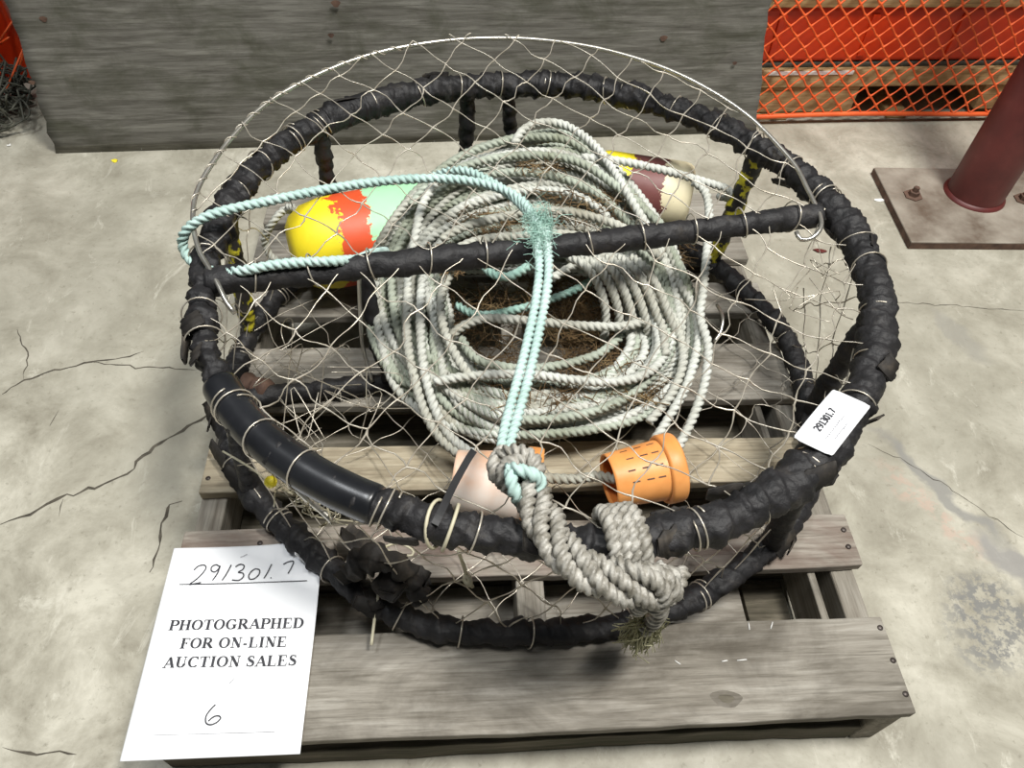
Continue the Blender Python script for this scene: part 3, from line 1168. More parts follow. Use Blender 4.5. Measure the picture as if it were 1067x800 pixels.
# tangled loose mesh inside, left
m_ = MB()
rt = random.Random(4)
for k in range(14):
    x, y = rt.uniform(290, 380), rt.uniform(365, 450)
    pts = []
    for q in range(4):
        pts.append(at(x + rt.gauss(0, 26), y + rt.gauss(0, 22), rt.uniform(.2, .37)))
    m_.tube(spline(pts, .012), .0008, 4)
m_.build('torn_mesh', M['wire'], pot)
m_ = MB()
for k in range(9):
    x, y = rt.uniform(760, 880), rt.uniform(255, 330)
    pts = [at(x + rt.gauss(0, 14) + q * 8, y + rt.gauss(0, 10) + q * 5, rt.uniform(.39, .43)) for q in range(4)]
    m_.tube(spline(pts, .01), .0008, 4)
m_.build('torn_mesh', M['wire'], pot)

# wire lashings round the tubes
def lashing(P, Tn, R, tilt=0, r=.0012, name='wire_lashing', mat='wire', double=0, loose=0.0, par=None):
    Tn = np.array(Tn) / np.linalg.norm(Tn)
    a = np.array([0, 0, 1.0])
    n = a - Tn * np.dot(a, Tn)
    n /= np.linalg.norm(n)
    b = np.cross(Tn, n)
    pts = []
    K = 22
    for k in range(K * (2 if double else 1)):
        t = 2 * math.pi * k / K
        pts.append(P + (n * math.cos(t) + b * math.sin(t)) * (R + loose * (.5 + .5 * math.cos(t + 1))) + Tn * (tilt * math.cos(t) + double * k / K))
    m_ = MB()
    m_.tube(pts, r, 5, closed=not double)
    return m_.build(name, M[mat], par or pot)


rl = random.Random(6)
for k in range(36):
    a = 2 * math.pi * (k + rl.uniform(-.3, .3)) / 36
    i = int(a / (2 * math.pi) * N_) % N_
    tn = UP[(i + 1) % N_] - UP[i - 1]
    R = .0255 if any(abs(np.angle(np.exp(1j * (a - c)))) < w for c, w in ((math.radians(212), .5), (.25, .4))) else .0238
    lashing(UP[i], tn, R, rl.uniform(-.008, .008), double=.009 if rl.random() < .4 else 0, par=uring)
for k in range(26):
    a = 2 * math.pi * (k + rl.uniform(-.3, .3)) / 26
    i = int(a / (2 * math.pi) * N_) % N_
    tn = LP[(i + 1) % N_] - LP[i - 1]
    lashing(LP[i], tn, .0205, rl.uniform(-.006, .006), double=.008 if rl.random() < .3 else 0, par=lring)
for k, t in enumerate(np.linspace(.07, .95, 11)):
    i = int(t * 259)
    lashing(CBP[i], B2 - A2, .0205, rl.uniform(-.006, .006), loose=.006, par=cbar)

# zip ties
for k, (x, y) in enumerate([(454, 551), (469, 553)]):
    a = uang(x, y)
    i = int((a % (2 * math.pi)) / (2 * math.pi) * N_)
    lashing(UP[i], UP[i + 1] - UP[i - 1], .0262, .006 * (1 if k else -1), .0022, 'zip_tie', 'zip', par=uring)
m_ = MB()
m_.tube(spline([at(399, 571, .235), at(397, 600, .20), at(391, 640, .165), at(387, 672, .150)], .006), .0023, 6)
m_.tube(spline([at(400, 570, .236), at(415, 566, .24), at(430, 573, .24), at(428, 579, .24), at(412, 576, .238), at(400, 572, .236)], .005), .0018, 6)
m_.lathe([(-.006, .0001), (-.006, .0045), (.006, .0045), (.006, .0001)], Matrix.Translation(Vector(at(400, 572, .236))) @ Matrix.Rotation(math.pi / 2, 4, 'Y'), 4)
m_.build('zip_tie', M['zip'], pot)
m_ = MB()
m_.tube(spline([at(478, 575, .33), at(484, 592, .27), at(487, 603, .25), at(493, 612, .245)], .005), .0026, 6)
m_.tube(spline([at(486, 598, .256), at(490, 604, .256), at(489, 610, .25), at(484, 604, .25), at(486, 598, .255)], .004), .0035, 6)
m_.build('cord_knot', M['zip'], pot)
# shiny tape and twine bundle hanging under the ring, front left
m_ = MB()
m_.tube(spline([at(308, 508, .33), at(322, 521, .315), at(335, 532, .30), at(347, 543, .29)], .005), .0045, 7)
m_.build('metal_clip', M['hoop'], pot)
m_ = MB()
for k in range(22):
    x, y = rl.uniform(300, 352), 0
    y = 505 + (x - 300) * .75
    pts = [at(x + rl.gauss(0, 9), y + rl.gauss(0, 8), rl.uniform(.24, .33)) for _ in range(4)]
    m_.tube(spline(pts, .006), .0011, 4)
m_.build('twine_tangle', M['zip'], pot)
m_ = MB()
p = at(282, 502, .30)
m_.lathe([(-.0085, .0001), (-.0075, .004), (-.004, .0075), (0, .0085), (.004, .0075), (.0075, .004), (.0085, .0001)], Matrix.Translation(Vector(p)), 14)
m_.build('yellow_bead', M['yellow'], pot)
m_ = MB()
m_.tube(spline([at(232, 470, .30), at(262, 488, .30), at(282, 503, .295), at(305, 515, .30)], .006), .0016, 5)
m_.build('twine', M['zip'], pot)
m_ = MB()
PB = [at(365, 600, .22), at(380, 585, .235), at(402, 583, .24), at(424, 598, .225), at(440, 622, .19)]
m_.add(*wrapped(spline(PB, .003), .015, 91, .022, .009, .0065, False, 22))
m_.build('rubber_bunch', M['rubber_worn'], pot)

for k in range(9):
    p = at(rl.uniform(375, 440), rl.uniform(572, 640), rl.uniform(.17, .24))
    d = np.array([rl.gauss(0, 1), rl.gauss(0, .6), rl.gauss(0, .5)])
    flap(p, d, np.array([0, rl.gauss(0, .4), 1.0]), rl.uniform(.04, .07), rl.uniform(.025, .045), rl.uniform(-1.2, 1.2), 80 + k, pot)

# ------------------------------------------------------------------ buoys in the pot
def buoy(name, end_px, far_px, z, R, L, mat, label, square=False):
    p0 = at(*end_px, z)
    p1 = at(*far_px, z)
    d = (p1 - p0)
    d[2] = 0
    d /= np.linalg.norm(d)
    o = empty(name, tuple(p0), math.atan2(d[1], d[0]))
    tag(o, label, 'buoy', 'painted buoys in the crab pot')
    Mx = Matrix.Translation(Vector(p0)) @ Matrix.Rotation(math.atan2(d[1], d[0]), 4, 'Z')
    m_ = MB()
    prof = [(.035, .0001), (.034, R * .20), (.004, R * .22), (0, R * .30), (.002, R * .52), (.012, R * .72), (.035, R * .90), (.07, R * .99), (.10, R), (L * .72, R), (L * .82, R * .93), (L * .90, R * .75), (L * .97, R * .45), (L, R * .25), (L, .0001)]
    if square: prof[3:9] = [(0, R * .30), (0, R * .80), (.003, R * .90), (.010, R * .97), (.02, R), (.10, R)]
    m_.lathe(prof, Mx, 40)
    m_.build('body', mat, o)
    return o, p0, d


YEL, RED, GRN, BRN, CRM = (.86, .70, .02), (.72, .09, .025), (.40, .78, .45), (.17, .055, .05), (.82, .74, .50)
o, p0, d = buoy('buoy', (302, 262), (430, 236), .245, .084, .36, buoy_mat('buoy_paint_yellow_red_green', [(-.05, YEL), (.085, RED), (.145, GRN)]),
                'yellow, red and mint green buoy left of the coiled rope')
m_ = MB()
rope(m_, [p0 + d * .01, at(312, 232, .275), at(299, 218, .285), at(284, 232, .27), at(276, 250, .235), at(283, 268, .20), at(300, 272, .195), at(312, 262, .235), at(318, 240, .29), at(309, 219, .30), at(300, 216, .29)], .0075)
m_.build('buoy_line', M['rope'], o)
buoy('buoy', (718, 207), (640, 195),   .233, .070, .24, buoy_mat('buoy_paint_cream_brown_yellow', [(-.05, CRM), (.052, BRN), (.125, YEL)]),
     'cream, brown and yellow buoy right of the coiled rope', True)

# ------------------------------------------------------------------ coiled rope
ENV = [  # angle (deg, clockwise from top in picture), outer (x, y, z), inner (x, y, z)
    (0, (572, 136, .400), (560, 268, .285)),
    (22, (632, 158, .385), (610, 272, .285)),
    (45, (674, 208, .350), (640, 284, .275)),
    (70, (706, 258, .300), (655, 300, .265)),
    (90, (728, 320, .255), (660, 330, .250)),
    (112, (722, 380, .215), (662, 362, .235)),
    (135, (682, 425, .195), (640, 384, .225)),
    (158, (620, 450, .185), (595, 396, .220)),
    (180, (555, 458, .182), (550, 398, .220)),
    (202, (500, 452, .185), (510, 392, .222)),
    (225, (452, 436, .195), (482, 376, .230)),
    (248, (402, 395, .215), (468, 345, .240)),
    (270, (378, 325, .245), (462, 310, .255)),
    (292, (383, 262, .285), (462, 285, .270)),
    (315, (420, 205, .330), (478, 272, .280)),
    (338, (490, 158, .375), (515, 268, .285))]
ea = np.array([e[0] for e in ENV] + [360.])
eo = np.array([at(*e[1]) for e in ENV] + [at(*ENV[0][1])])
ei = np.array([at(*e[2]) for e in ENV] + [at(*ENV[0][2])])
view_up = -F_


def coil_pt(th, s, depth):
    th = th % 360
    O = np.array([np.interp(th, ea, eo[:, k]) for k in range(3)])
    I = np.array([np.interp(th, ea, ei[:, k]) for k in range(3)])
    arch = math.sin(math.pi * min(max(s, 0), 1)) * .022
    p = O + (I - O) * s
    p = p + view_up * (arch - depth)
    p[2] = max(p[2], .176)
    return p


rc = random.Random(12)
lanes = []
for layer, cnt, dep in ((3, 8, .046), (2, 11, .030), (1, 13, .015), (0, 14, 0.0)):
    ss = [(i + .5) / cnt for i in range(cnt)]
    rc.shuffle(ss)
    for s in ss: lanes.append((s, dep))
ctrl = []
prevA = None
for k, (s, dep) in enumerate(lanes):
    A1, A2_, A3 = rc.uniform(-.16, .16), rc.uniform(-.12, .12), rc.uniform(-.09, .09)
    q1, q2, q3 = rc.uniform(0, 6.28), rc.uniform(0, 6.28), rc.uniform(0, 6.28)
    dj = rc.uniform(-.006, .006)
    fn = (lambda th, s=s, A1=A1, A2_=A2_, A3=A3, q1=q1, q2=q2, q3=q3: s + A1 * math.sin(math.radians(th) + q1) + A2_ * math.sin(math.radians(2 * th) + q2) + A3 * math.sin(math.radians(3 * th) + q3))
    for th in np.arange(0, 360, 15):
        sv = fn(th)
        dv = dep + dj + .008 * math.sin(math.radians(2 * th) + q3)
        if prevA is not None and th < 60:
            w = th / 60
            w = w * w * (3 - 2 * w)
            sv = prevA[0](th + 360) * (1 - w) + sv * w
            dv = prevA[1] * (1 - w) + dv * w
        ctrl.append(coil_pt(th + 200, min(max(sv, -.05), 1.08), dv))
    prevA = (fn, dep + dj)
coil = MB()
RR = .0081
per = 24
for k in range(len(lanes)):
    rope(coil, ctrl[max(k * per - 1, 0):(k + 1) * per + 2], RR, mi=rc.choice([0, 0, 1, 2, 2]))
extra = [
    # loose strands that stand out of the coil: (x, y, z)
    [(606, 164, .390), (640, 167, .385), (672, 173, .375), (705, 181, .36), (735, 190, .345), (757, 197, .33), (762, 206, .31), (748, 204, .30)],
    [(722, 189, .36), (735, 200, .35), (739, 222, .34), (737, 260, .32), (733, 300, .30), (730, 330, .28), (738, 362, .26), (734, 400, .235), (720, 440, .21), (702, 474, .19)],
    [(536, 150, .40), (545, 136, .41), (562, 128, .415), (590, 131, .41), (618, 150, .405), (640, 178, .395), (662, 215, .375), (682, 250, .34)],
    [(428, 214, .36), (450, 190, .385), (488, 172, .40), (530, 163, .405), (575, 163, .405), (610, 172, .40), (650, 200, .38), (690, 235, .35)],
    [(470, 350, .265), (482, 340, .272), (505, 332, .276), (540, 333, .275), (580, 337, .272), (620, 340, .270), (660, 338, .268), (692, 322, .268)],
    [(452, 398, .255), (480, 393, .256), (520, 390, .257), (560, 391, .257), (600, 396, .255), (640, 398, .253), (676, 388, .25), (697, 362, .25), (702, 330, .265)],
    [(468, 288, .31), (460, 310, .30), (462, 340, .285), (475, 370, .27), (492, 396, .25)],
    [(440, 290, .30), (438, 330, .285), (440, 370, .265), (448, 410, .24), (462, 445, .21), (482, 466, .188), (508, 478, .172)],
    [(425, 300, .30), (424, 350, .275), (432, 395, .25), (443, 430, .225), (458, 456, .20), (480, 474, .18), (502, 484, .168)],
    [(480, 352, .25), (494, 372, .245), (515, 380, .24), (545, 384, .235), (585, 380, .235), (625, 368, .235), (652, 345, .24)],
    [(575, 290, .29), (610, 272, .30), (650, 268, .30), (672, 290, .29), (688, 330, .275), (694, 370, .255)],
    [(455, 188, .392), (440, 215, .385), (432, 250, .365), (425, 285, .33)],
    [(395, 255, .32), (415, 222, .35), (438, 200, .37), (468, 184, .385)],
    [(460, 250, .36), (480, 238, .37), (515, 228, .375), (560, 220, .378), (600, 222, .375), (650, 238, .36), (690, 270, .33)],
    [(470, 262, .35), (500, 250, .36), (540, 246, .362), (590, 244, .36), (640, 254, .35)],
    [(680, 288, .285), (690, 312, .275), (706, 340, .262), (712, 375, .245), (700, 410, .225), (676, 440, .205)],
    [(705, 292, .285), (722, 318, .27), (728, 350, .255), (718, 395, .235), (700, 430, .212), (680, 462, .19)],
]
for k, e in enumerate(extra): rope(coil, [at(*q) for q in e], RR, mi=(2, 2, 2, 1, 0, 2, 0, 2, 0, 1, 0, 2, 0, 0, 0, 0, 2)[k])
# hank of strands hanging over the hole from under the crossbar, right
for k in range(6):
    x = 615 + k * 13
    rope(coil, [at(x - 22, 268, .33), at(x - 6, 276 + k, .335), at(x + 8, 296 + k * 2, .31), at(x + 16 + k, 325 + k * 3, .27), at(x + 14 + k * 2, 355, .225)], RR)
crp = coil.build('coiled_rope', [M['rope'], M['rope_green'], M['rope_white']])
tag(crp, 'large coil of grey white twisted rope heaped inside the crab pot', 'rope')

# dry weed caught in the coil
m_ = MB()
rs = random.Random(5)
def weed(poly, n, z, L=.035):
    for _ in range(n):
        (x0, y0, x1, y1) = poly
        x, y = rs.uniform(x0, x1), rs.uniform(y0, y1)
        zz = z + rs.uniform(-.02, .012) if not callable(z) else z(x, y) + rs.uniform(-.015, .01)
        p = at(x, y, zz)
        a = rs.uniform(0, 6.28)
        l = L * rs.uniform(.5, 1.2)
        d = np.array([math.cos(a), math.sin(a), rs.gauss(0, .35)]) * l
        k = np.array([rs.gauss(0, 1), rs.gauss(0, 1), rs.gauss(0, 1)]) * l * .16
        m_.tube([p - d / 2, p + k, p + d / 2], .0007 * rs.uniform(.6, 1.4), 3, cap=False)


weed((585, 352, 688, 418), 520, .222, .05)
weed((500, 398, 600, 425), 160, .222, .05)
weed((560, 320, 670, 360), 160, .20, .05)
weed((455, 300, 540, 420), 420, .185, .05)
weed((550, 290, 650, 345), 420, .185, .05)
weed((480, 218, 540, 256), 170, lambda x, y: .405 - (y - 150) * .0009, .05)
weed((570, 198, 655, 236), 150, lambda x, y: .415 - (y - 150) * .0009, .05)
weed((545, 170, 590, 180), 50, lambda x, y: .415 - (y - 150) * .0009, .04)
weed((460, 255, 480, 285), 60, .33)
weed((690, 245, 720, 275), 90, .27)
o = m_.build('dry_seaweed', M['straw'])
tag(o, 'brown dry weed caught among the strands of the coiled rope', 'seaweed', kind='stuff')

# ------------------------------------------------------------------ pale teal line
tl = empty('teal_rope', tuple(at(562, 238, .45)))
tag(tl, 'pale teal rope looped round the left crossbar end and doubled down the middle', 'rope')
m_ = MB()
rope(m_, [at(*q) for q in [(566, 246, .465), (556, 225, .465), (540, 206, .462), (515, 194, .46), (486, 188, .46), (455, 186, .46), (420, 187, .462), (380, 191, .465), (330, 199, .468), (282, 209, .47), (240, 218, .472), (212, 227, .468), (195, 239, .455), (190, 253, .435),
                           (196, 268, .42), (210, 279, .42), (232, 284, .435), (258, 281, .447), (285, 276, .449), (318, 273, .447), (348, 272, .445), (372, 270, .425), (388, 264, .405), (402, 262, .37)]], .0077)
rope(m_, [at(*q) for q in [(566, 246, .463), (548, 218, .46), (522, 196, .455), (492, 180, .45), (470, 178, .44), (452, 184, .42)]], .0077)
m_.build('long_line', M['teal'], tl)
for dx in (0, 1):
    m_ = MB()
    P = [(559 + dx * 11, 240, .463), (561 + dx * 10, 258, .464), (562 + dx * 10, 280, .462), (559 + dx * 10, 310, .455), (551 + dx * 10, 350, .447), (541 + dx * 11, 390, .443), (530 + dx * 11, 430, .441), (523 + dx * 9, 462, .442), (523 + dx * 7, 485, .444)]
    rope(m_, [at(*q) for q in P], .0066)
    m_.build('doubled_strand', M['teal'], tl)
m_ = MB()
rope(m_, [at(*q) for q in [(500, 270, .31), (512, 284, .32), (530, 288, .325), (550, 278, .325)]], .008)
rope(m_, [at(*q) for q in [(476, 318, .21), (500, 328, .215), (540, 322, .22), (590, 306, .225), (625, 288, .23)]], .008)
m_.build('inner_strand', M['tealfray'], tl)
m_ = MB()
for k in range(420):
    c0 = at(562 + rs.gauss(0, 8), 238 + rs.gauss(0, 12), .463 + rs.uniform(-.004, .012))
    d = np.array([rs.gauss(0, 1), rs.gauss(0, 1), rs.gauss(.2, .6)])
    d *= rs.uniform(.006, .02) / np.linalg.norm(d)
    m_.tube([c0 - d * .4, c0 + np.array([rs.gauss(0, .002) for _ in range(3)]), c0 + d], .0005, 3, cap=False)
fo = m_.build('frayed_fibres', M['tealfray'], tl)
fo['label'] = 'frayed sea green fibres'

# ------------------------------------------------------------------ thick bridle rope tied round the front ring
br = empty('bridle_rope', tuple(at(600, 580, .44)))
tag(br, 'thick grey plied rope knotted round the front of the upper ring', 'rope')
CL = spline([at(*q) for q in [(536, 486, .452), (548, 504, .458), (560, 528, .458), (574, 556, .462), (596, 584, .462), (622, 600, .455), (652, 610, .448), (680, 612, .435), (698, 604, .42)]], .0012)
T, Nn, Bb = frames(CL)
s = np.concatenate([[0], np.cumsum(np.linalg.norm(np.diff(CL, axis=0), axis=1))])
for k in range(4):
    ph = 2 * math.pi * k / 4 + s / .15 * 2 * math.pi
    P = CL + (np.cos(ph)[:, None] * Nn * .0095 + np.sin(ph)[:, None] * Bb * .0140)
    m_ = MB()
    rope(m_, P, .0094, lay=.030, raw=True)
    m_.build('strand', M['bridle'], br)


def ring_pt(a, phi, R):
    c0 = upc(a)
    out = np.array([math.cos(a), math.sin(a), 0])
    return c0 + R * (math.cos(phi) * np.array([0, 0, 1]) + math.sin(phi) * out)


# wraps over the ring
aw = uang(648, 570)
for k in range(4):
    a = aw + (k - 1.5) * .0205
    m_ = MB()
    P = [ring_pt(a + .004 * math.sin(t), t, .0335) for t in np.linspace(-2.2, 2.4, 26)]
    rope(m_, spline(P, .0012), .0096, lay=.030, raw=True)
    m_.build('wrap_turn', M['bridle'], br)
# end of the bridle: bends up round and out, then frays
m_ = MB()
rope(m_, [at(*q) for q in [(668, 592, .452), (688, 598, .455), (700, 612, .445), (690, 624, .425), (672, 628, .40), (664, 634, .37)]], .0098, lay=.031)
rope(m_, [at(*q) for q in [(682, 632, .40), (698, 622, .41), (707, 606, .415), (711, 594, .415)]], .0098, lay=.031)
rope(m_, [at(*q) for q in [(640, 586, .45), (660, 594, .462), (684, 606, .458), (692, 622, .44), (680, 632, .415)]], .0098, lay=.031)
rope(m_, [at(*q) for q in [(690, 622, .39), (688, 636, .36), (680, 648, .325), (672, 655, .30)]], .0098, lay=.031)
m_.build('tail_knot', M['bridle'], br)
m_ = MB()
for k in range(520):
    c0 = at(678 + rs.gauss(0, 7), 646 + rs.gauss(0, 5), .30 + rs.uniform(-.02, .03))
    e = at(664 + rs.gauss(0, 10), 664 + rs.gauss(0, 8), .225 + rs.gauss(0, .018))
    mid = (c0 + e) / 2 + np.array([rs.gauss(0, .006), rs.gauss(0, .006), rs.gauss(0, .006)])
    m_.tube([c0, mid, e], .0007, 3, cap=False)
fo = m_.build('frayed_end', M['fray'], br)
fo['label'] = 'olive frayed rope end'
# head knot with teal turn
m_ = MB()
rope(m_, [at(*q) for q in [(520, 478, .445), (532, 470, .462), (550, 474, .47), (560, 488, .468), (556, 504, .46)]], .0098, lay=.031)
rope(m_, [at(*q) for q in [(524, 470, .44), (516, 482, .448), (518, 496, .445), (530, 506, .44), (540, 512, .45)]], .0098, lay=.031)
rope(m_, [at(*q) for q in [(530, 508, .448), (524, 494, .462), (532, 482, .468), (548, 482, .47)]], .0098, lay=.031)
m_.build('head_knot', M['bridle'], br)
m_ = MB()
rope(m_, [at(*q) for q in [(530, 488, .474), (540, 489, .482), (552, 493, .482), (562, 500, .472), (562, 512, .46)]], .0080, lay=.034)
rope(m_, [at(*q) for q in [(532, 488, .474), (533, 500, .478), (536, 512, .472), (541, 522, .455)]], .0080, lay=.034)
o = m_.build('teal_turn', M['teal'], br)
o['label'] = 'pale teal turn in the knot'

# ------------------------------------------------------------------ orange bait jars
def jar(a_px, b_px, z0, z1, r0, r1, bodymat, label, slits, drip=False):
    p0, p1 = at(*a_px, z0), at(*b_px, z1)
    d = p1 - p0
    L = np.linalg.norm(d)
    qt = Vector(d).to_track_quat('X', 'Z')
    o = empty('bait_jar', tuple(p0))
    o.rotation_euler = qt.to_euler()
    tag(o, label, 'jar', 'perforated plastic bait jars in the crab pot')
    Mx = Matrix.Translation(Vector(p0)) @ qt.to_matrix().to_4x4()
    m_ = MB()
    rim0 = L - .024
    m_.lathe([(.004, r0 * .90), (0, r0 * .95), (0, r0), (.004, r0 * 1.01), (rim0, r0 + (r1 - r0) * rim0 / L)], Mx, 40)
    jb = m_.build('body', bodymat, o)
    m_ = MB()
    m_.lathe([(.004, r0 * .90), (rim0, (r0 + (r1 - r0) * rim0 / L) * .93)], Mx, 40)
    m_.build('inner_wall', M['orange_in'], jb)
    m_ = MB()
    m_.lathe([(rim0 - .001, r1 * .98), (rim0, r1 * 1.07), (rim0 + .003, r1 * 1.10), (L - .003, r1 * 1.10), (L, r1 * 1.07), (L, r1 * .80), (L - .003, r1 * .78), (L - .003, .0001)], Mx, 40)
    m_.build('rim', M['orange'], o)
    # small dark slots cut in the wall
    m_ = MB()
    for (t, ang) in slits:
        x = L * t
        r = r0 + (r1 - r0) * t + .0004
        for q in range(1):
            hw, hh = .0055, .0011
            vs = []
            for dx, dh in ((-1, -1), (1, -1), (1, 1), (-1, 1)):
                rr_ = r + (r1 - r0) / L * dx * hw
                a = ang + dh * hh / r
                vs.append(list(Mx @ Vector((x + dx * hw, rr_ * math.cos(a), rr_ * math.sin(a)))))
            m_.add(vs, [(0, 1, 2, 3)])
    if slits: m_.build('drain_slots', M['rust'], jb, False)
    return o, jb, L


SL = [(t, a) for i, a in enumerate((.10, .55, 1.0, 1.45, 1.9, 2.3)) for t in (.25 + .03 * (i % 2), .45 + .03 * (i % 2), .64)]
jar((634, 501), (704, 486), .222, .226, .040, .0475, M['orange'], 'bright orange plastic bait jar with slots, right of the knotted rope', SL)
SL2 = [(t, a) for a in (.3, .9) for t in (.8,)]
oL, MxL, LL = jar((474, 500), (563, 510), .226, .226, .044, .055, M['pale_orange'], 'faded pinkish orange bait jar under the rope knot, crossed by black strap', [])
m_ = MB()
p = at(497, 489, .263)
m_.lathe([(-.004, .0001), (-.003, .003), (0, .0042), (.003, .003), (.004, .0001)], Matrix.Translation(Vector(p)), 12)
o2 = m_.build('red_plug', M['binorange'], MxL)
m_ = MB()
rope(m_, [at(*q) for q in [(545, 494, .205), (570, 498, .195), (600, 499, .195), (622, 496, .205), (642, 499, .222)]], .0085)
o = m_.build('connecting_rope', M['rope'], None)
tag(o, 'short grey rope joining the two orange bait jars', 'rope')
# black strap from the ring over the pale jar
m_ = MB()
P = spline([at(453, 546, .448), (at(460, 532, .447)), at(474, 503, .440), at(488, 478, .434), at(494, 469, .430)], .006)
T, Nn, Bb = frames(P)
v, f = [], []
for i in range(len(P)):
    for s_, z_ in ((-1, 1), (1, 1), (1, -1), (-1, -1)):
        sd = np.cross(T[i], view_up)
        sd /= np.linalg.norm(sd)
        v.append(P[i] + sd * .0042 * s_ + view_up * .0008 * z_)
    if i:
        a = 4 * (i - 1)
        for k in range(4): f.append((a + k, a + (k + 1) % 4, a + 4 + (k + 1) % 4, a + 4 + k))
m_.add(v, f)
m_.build('rubber_strap', M['strap'], pot, False)

# ------------------------------------------------------------------ lettering
def stroke(mbx, pts, w, place):
    """flat ink stroke of width w (scalar or list) along 2-D pts; place maps (x, y) -> 3-D"""
    P = np.array(pts, float)
    Wd = np.full(len(P), w) if np.isscalar(w) else np.array(w, float)
    T = np.gradient(P, axis=0)
    T /= np.linalg.norm(T, axis=1)[:, None] + 1e-12
    Nn = np.stack([-T[:, 1], T[:, 0]], 1)
    v, f = [], []
    for i in range(len(P)):
        v += [place(*(P[i] + Nn[i] * Wd[i] / 2)), place(*(P[i] - Nn[i] * Wd[i] / 2))]
        if i: f.append((2 * i - 2, 2 * i - 1, 2 * i + 1, 2 * i))
    mbx.add(v, f)


def arc(cx, cy, rx, ry, a0, a1, n=20):
    return [(cx + rx * math.cos(math.radians(a)), cy + ry * math.sin(math.radians(a))) for a in np.linspace(a0, a1, n)]


TK, TN, SF = .19, .055, .05      # thick stem, thin hairline, serif


def _bow(cx, cy, rx, ry, a0, a1):
    p = arc(cx, cy, rx, ry, a0, a1, 24)
    w = [TN + (TK - TN) * abs(math.cos(math.radians(a))) ** 1.5 for a in np.linspace(a0, a1, 24)]
    return (p, w)


def stem(x): return [([(x, .02), (x, .98)], TK)]
def serif(x, y, h=.17): return [([(x - h, y), (x + h, y)], SF)]
def stemS(x): return stem(x) + serif(x, .025) + serif(x, .975)


GL = {
    'P': (.70, stemS(.20) + [([(.20, .965), (.38, .965)], TN), ([(.20, .47), (.38, .47)], TN), _bow(.38, .717, .24, .25, 90, -90)]),
    'H': (.86, stemS(.20) + stemS(.66) + [([(.20, .51), (.66, .51)], TN)]),
    'O': (.84, [_bow(.42, .5, .30, .47, 0, 360)]),
    'T': (.72, stem(.36) + serif(.36, .025) + [([(.04, .965), (.68, .965)], TN), ([(.055, .98), (.055, .73)], TN), ([(.665, .98), (.665, .73)], TN)]),
    'G': (.86, [_bow(.44, .5, .31, .47, 48, 322), ([(.67, .08), (.67, .42)], TK), ([(.50, .435), (.82, .435)], SF), ([(.675, .98), (.675, .70)], TN)]),
    'R': (.82, stemS(.20) + [([(.20, .965), (.36, .965)], TN), ([(.20, .49), (.38, .49)], TN), _bow(.36, .727, .23, .24, 90, -90), ([(.40, .49), (.70, .03)], TK), ([(.62, .025), (.82, .025)], SF)]),
    'A': (.80, [([(.12, .03), (.40, .97)], TN + .02), ([(.40, .97), (.68, .03)], TK), ([(.22, .32), (.58, .32)], TN)] + serif(.12, .025, .12) + serif(.68, .025, .14)),
    'E': (.74, stemS(.20) + [([(.20, .965), (.62, .965)], TN), ([(.20, .035), (.66, .035)], TN), ([(.20, .51), (.46, .51)], TN), ([(.61, .98), (.61, .74)], TN), ([(.65, .02), (.65, .28)], TN), ([(.46, .62), (.46, .40)], TN)]),
    'D': (.82, stemS(.20) + [([(.20, .965), (.38, .965)], TN), ([(.20, .035), (.38, .035)], TN), _bow(.38, .5, .31, .465, 90, -90)]),
    'F': (.68, stemS(.20) + [([(.20, .965), (.62, .965)], TN), ([(.20, .51), (.46, .51)], TN), ([(.61, .98), (.61, .74)], TN), ([(.46, .62), (.46, .40)], TN)]),
    'N': (.84, [([(.18, .02), (.18, .98)], TN + .01), ([(.18, .97), (.66, .03)], TK), ([(.66, .02), (.66, .98)], TN + .01)] + serif(.18, .025, .13) + serif(.14, .975, .10) + serif(.66, .975, .13)),
    '-': (.42, [([(.08, .32), (.34, .32)], .12)]),
    'L': (.72, stemS(.20) + [([(.20, .035), (.64, .035)], TN), ([(.63, .02), (.63, .32)], TN)]),
    'I': (.44, stemS(.22)),
    'U': (.84, stem(.20)[:0] + [([(.20, .98), (.20, .34)], TK), _bow(.42, .34, .22, .31, 180, 360)[:2], ([(.645, .34), (.645, .98)], TN + .01)] + serif(.20, .975) + serif(.645, .975, .12)),
    'C': (.80, [_bow(.44, .5, .31, .47, 45, 315), ([(.665, .98), (.665, .68)], TN)]),
    'S': (.64, [([(.52, .80), (.46, .92), (.34, .96), (.21, .90), (.16, .76), (.22, .63), (.34, .54), (.46, .45), (.53, .32), (.51, .16), (.40, .06), (.28, .04), (.16, .10), (.11, .24)],
                 [TN, .07, .07, .12, .16, .18, .2, .2, .18, .15, .1, .07, .07, TN]), ([(.52, .97), (.52, .70)], TN), ([(.11, .03), (.11, .31)], TN)]),
    ' ': (.34, []),
}


def text_line(mbx, s, x0, y0, x1, y1, h, place):
    tot = sum(GL[c][0] for c in s)
    L = math.hypot(x1 - x0, y1 - y0)
    dx, dy = (x1 - x0) / L, (y1 - y0) / L
    k = L / tot
    cur = 0
    for c in s:
        w, st = GL[c]
        for pts, wd in st:
            Q = []
            if len(pts) == 2: pts = [pts[0], ((pts[0][0] + pts[1][0]) / 2, (pts[0][1] + pts[1][1]) / 2), pts[1]]
            for (a, b) in pts:
                u, v = (cur + a) * k, b * h
                Q.append((x0 + dx * u - dy * v, y0 + dy * u + dx * v))
            ww = np.array(wd if not np.isscalar(wd) else [wd] * len(Q)) * k * .95
            stroke(mbx, Q, list(ww), place)
        cur += w


